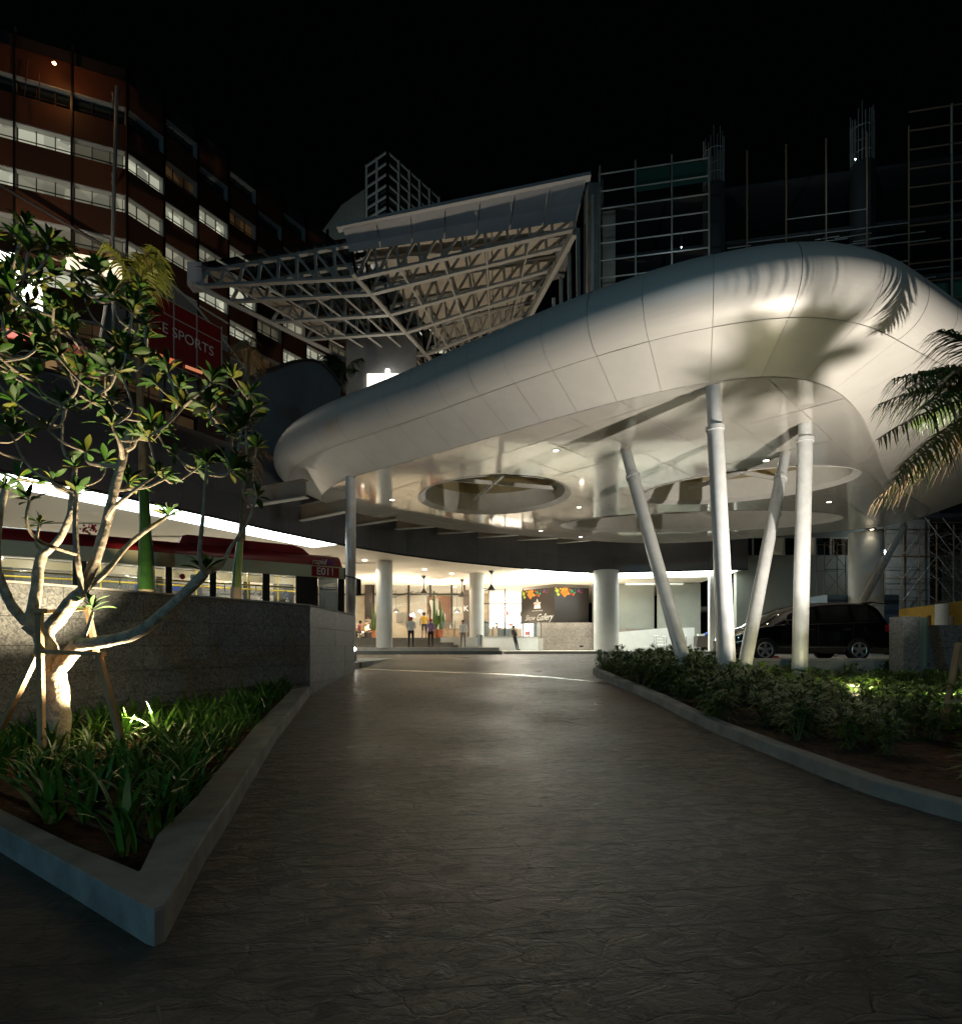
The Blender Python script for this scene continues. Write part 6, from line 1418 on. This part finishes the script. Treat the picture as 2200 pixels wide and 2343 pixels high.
# palm between wall and bus (slender, green shaft)
Y = 13.2; X = lambda u: (u-1100)/F*Y
zt = lambda v, Y_=13.2: EYE+(1480-v)/F*Y_
pA = at(540, 1400, Y)
stemA = [('trunk', [(pA.x, Y, 1.1), (pA.x, Y, zt(1345))], [.13, .12], mat('pale_trunk', (.4, .3, .2), .7)), ('green_shaft', [at(541, 1345, Y), at(543, 1300, Y), at(549, 1240, Y)], [.115, .1, .075], 'shaft'), ('upper_stem', [at(549, 1240, Y), at(555, 1190, Y), at(560, 1050, Y), at(566, 900, Y), at(570, 800, Y)], [.075, .06, .05, .04, .035], 'barkd'), ('dry_sheath', [at(553, 1235, Y), at(556, 1180, Y), at(560, 1130, Y)], [.08, .075, .055], 'barkd')]
rA = random.Random(3); frA = []
for (u, v, dry, n) in [(572, 800, .97, 9), (575, 1040, .98, 8), (568, 950, .1, 3)]:
    for k in range(n): a = rA.random()*6.28; frA.append((at(u, v, Y), (math.cos(a), math.sin(a), rA.uniform(.3, 1.6)), rA.uniform(.45, .75), 12, .32, .018, rA.uniform(.5, 1.0), dry, (0, 0, 1), 1.1))
palm('slender_palm', 'slender palm with a green shaft and dry curled fronds before the canopy tip', (pA.x, Y, 1.1), stemA, frA, ['frond', 'barkd', 'dry'], 5)
# palm with yellow green crown
Y2 = 14.0; pB = at(336, 1400, Y2)
stemB = [('trunk', [(pB.x, Y2, 1.1), at(336, 1350, Y2)], [.2, .19], 'barkd'), ('green_shaft', [at(336, 1350, Y2), at(334, 1280, Y2), at(332, 1200, Y2), at(328, 1100, Y2)], [.2, .17, .13, .1], 'leafd'), ('upper_stem', [at(328, 1100, Y2), at(320, 900, Y2), at(312, 690, Y2)], [.1, .08, .07], 'barkd')]
frB = []
for k in range(8):
    a = rA.random()*6.28; frB.append((at(312, 680, Y2), (math.cos(a)*.6, math.sin(a)*.5, rA.uniform(.8, 1.7)), rA.uniform(1.4, 2.1), 20, .75, .05, rA.uniform(.15, .5), .12, (0, 0, 1), .9))
palm('feather_palm', 'palm with a yellow green feathery crown rising above the frangipani', (pB.x, Y2, 1.1), stemB, frB, ['frondy', 'barkd', 'dry'], 8)
# dark palm beyond the canopy
Y3 = 29.5; pC = at(782, 1180, Y3)
stemC = [('trunk', [at(782, 1130, Y3), at(782, 900, Y3), at(780, 850, Y3)], [.12, .1, .08], 'barkd')]
frC = []
for k in range(11): a = rA.random()*6.28; frC.append((at(780, 860, Y3), (math.cos(a)*.6, math.sin(a)*.6, rA.uniform(.4, 1.4)), rA.uniform(1.6, 2.6), 24, .7, .05, rA.uniform(.4, .9), 0, (0, 0, 1), .9))
palm('roof_palm', 'dark palm on the podium roof behind the canopy left end', at(782, 1130, Y3), stemC, frC, ['leafd', 'barkd', 'dry'], 9)
# near right palm
bx, by = 8.95, 9.2; pD = Vector((bx, by, gz(by)+.2))
crown = Vector((8.4, 8.8, 5.5))
stemD = [('trunk', [pD, Vector((bx, by, 2.0)), Vector((8.5, 9.05, 3.9))], [.16, .12, .1], 'barkd'), ('green_shaft', [Vector((8.5, 9.05, 3.9)), Vector((8.42, 8.9, 4.8)), crown], [.12, .11, .06], 'shaft')]
frD = []
for (dx, dy, dz, L, dr, dry) in [(-.9, -.25, .75, 2.3, .3, .02), (-1, .05, .6, 2.3, .38, .05), (-1, -.35, .25, 2.4, .45, .1), (-.9, -.5, .45, 2.4, .45, 0), (-.95, -.2, .5, 2.5, .5, 0), (-.9, -.6, .0, 2.3, .4, .1), (-1, -.15, -.3, 2.4, .3, .35), (-.8, -.45, 1.0, 2.0, .5, 0), (-1, .1, .9, 2.2, .5, 0), (-.8, .2, .4, 2.2, .4, .05), (-.6, -.7, .7, 2.3, .4, 0), (-.9, -.1, -.15, 2.2, .4, .4), (.5, .5, 1.0, 2.5, .4, 0), (.9, 0, .6, 2.5, .4, 0), (.5, -.7, .6, 2.4, .4, 0), (-.1, 1, .5, 2.3, .3, 0), (-.75, .25, -.4, 2.2, .2, .6), (-.95, .0, .1, 2.3, .4, .4)]:
    frD.append((crown, (dx, dy, dz), L, 56, .72 if dy < .9 else .55, .03, dr, dry, (0, 0, 1), .75))
frD.append((crown, (-.16, .0, 1), 2.1, 6, .2, .02, .02, 0, (0, 0, 1), .3))
palm('feather_palm', 'large palm crown hanging in at the right edge in front of the canopy', pD, stemD, frD, ['frond', 'barkd', 'dry'], 12)
t = thing('tree_support', 'timber A-frame prop at the right edge of the shrub bed', 'support', (8.4, 9.2, .3)); O3 = Vector((8.4, 9.2, .3))
for (p, q, a, c) in [((2192, 1472, 8.50), (2158, 1660, 8.30), .07, .06), ((2165, 1606, 8.35), (2240, 1600, 8.10), .09, .05), ((2196, 1478, 8.50), (2225, 1680, 8.80), .07, .06), ((2192, 1482, 8.50), (2260, 1482, 8.40), .1, .05)]:
    B().bar(at(*p)-O3, at(*q)-O3, a, c).build('timber', 'wood', t)
# ------------------------------------------------------------------ garden spotlights
def spike(label, p, target, e, col=(1, .8, .5), spot=70, size=.06, blend=.5):
    t = thing('garden_spotlight', label, 'lamp', p); d = (Vector(target)-Vector(p)).normalized(); h = Vector((0, 0, .14))
    B().tube([(0, 0, -.1), (0, 0, .12)], .012, 6).build('spike', 'black', t); B().tube([h-d*.06, h+d*.05], [.045, .062], 14, cap=False).build('housing', 'black', t)
    B().tube([h+d*.03, h+d*.034], .052, 14).build('lens', 'spotw', t)
    l = light('lamp', 'SPOT', t, h+d*.07, e, col, size, target=Vector(h)+d*3, spot=R(spot), blend=blend); return t
spike('glaring garden spotlight among the strap plants beside the timber prop', (-4.74, 8.05, .3), (-5.55, 7.45, 2.6), 2600, spot=95)
light('spill', 'POINT', bpy.data.objects['garden_spotlight'], (.05, -.1, .42), 8, (1, .8, .4), .05)  # added point light standing in for the spotlight's spill on the plants
spike('garden spotlight in the shrub bed lighting the bright rosettes', (7.95, 11.55, .5), (7.75, 12.3, 1.3), 420, col=(1, .88, .5), spot=130)
light('spill', 'POINT', bpy.data.objects['garden_spotlight.001'], (-.12, .35, .42), 34, (1, .88, .45), .05)  # added point light above the lamp to brighten the rosettes
spike('garden spotlight at the foot of the palm at the right edge', (8.3, 8.9, .34), (6.8, 14.6, 8.0), 4800, col=(1, .91, .79), spot=105, size=.03, blend=.8)
spike('garden spotlight at the foot of the yellow green palm behind the wall', (-8.0, 13.2, 1.15), (-8.3, 14.0, 9.5), 1000, col=(1, .85, .55), spot=50)
spike('garden spotlight at the foot of the slender palm behind the wall', (-5.4, 12.9, 1.15), (-5.55, 13.2, 6.5), 160, col=(1, .78, .5), spot=60)
# ------------------------------------------------------------------ street lamps outside the frame, flood lamp on the roof
def street(label, p, h, e, col, reach=1.2, spot=150):
    t = thing('street_lamp', label, 'street lamp', p); B().lathe((0, 0, 0), [(.09, 0), (.06, h)], 12).build('pole', 'pipe', t); B().tube([(0, 0, h), (reach, 0, h+.2)], .04, 8).build('arm', 'pipe', t)
    B().box(reach-.1, reach+.5, -.14, .14, h+.12, h+.24).build('lamp_head', 'frame', t); light('lamp', 'SPOT', t, (reach+.2, 0, h+.08), e, col, .25, rot=(0, 0, 0), spot=R(spot), blend=.6); return t
def street(label, p, h, e, col):
    t = thing('street_lamp', label, 'street lamp', p); B().lathe((0, 0, 0), [(.09, 0), (.06, h)], 12).build('pole', 'pipe', t); B().tube([(0, 0, h), (1.2, 0, h+.2)], .04, 8).build('arm', 'pipe', t)
    B().box(1.1, 1.7, -.14, .14, h+.12, h+.24).build('lamp_head', 'frame', t); light('lamp', 'POINT', t, (1.4, 0, h), e, col, .2); return t
street('bluish street lamp across the street, behind the view to the left', (-14, -30, 0), 9, 6200, (.2, .68, 1))
street('street lamp across the street behind the view', (9, -26, 0), 9, 1900, (1, .93, .8))  # second lamp, added as dim neutral fill
fl = thing('roof_flood_light', 'floodlight on the podium roof aimed up at the truss canopy', 'lamp', (1, 40, 9.8)); B().box(-.3, .3, -.2, .2, 0, .3).build('housing', 'frame', fl)
light('lamp', 'SPOT', fl, (0, 0, .4), 3000, (1, .84, .62), .3, target=(-.6, -1, 8), spot=R(130), blend=.7)
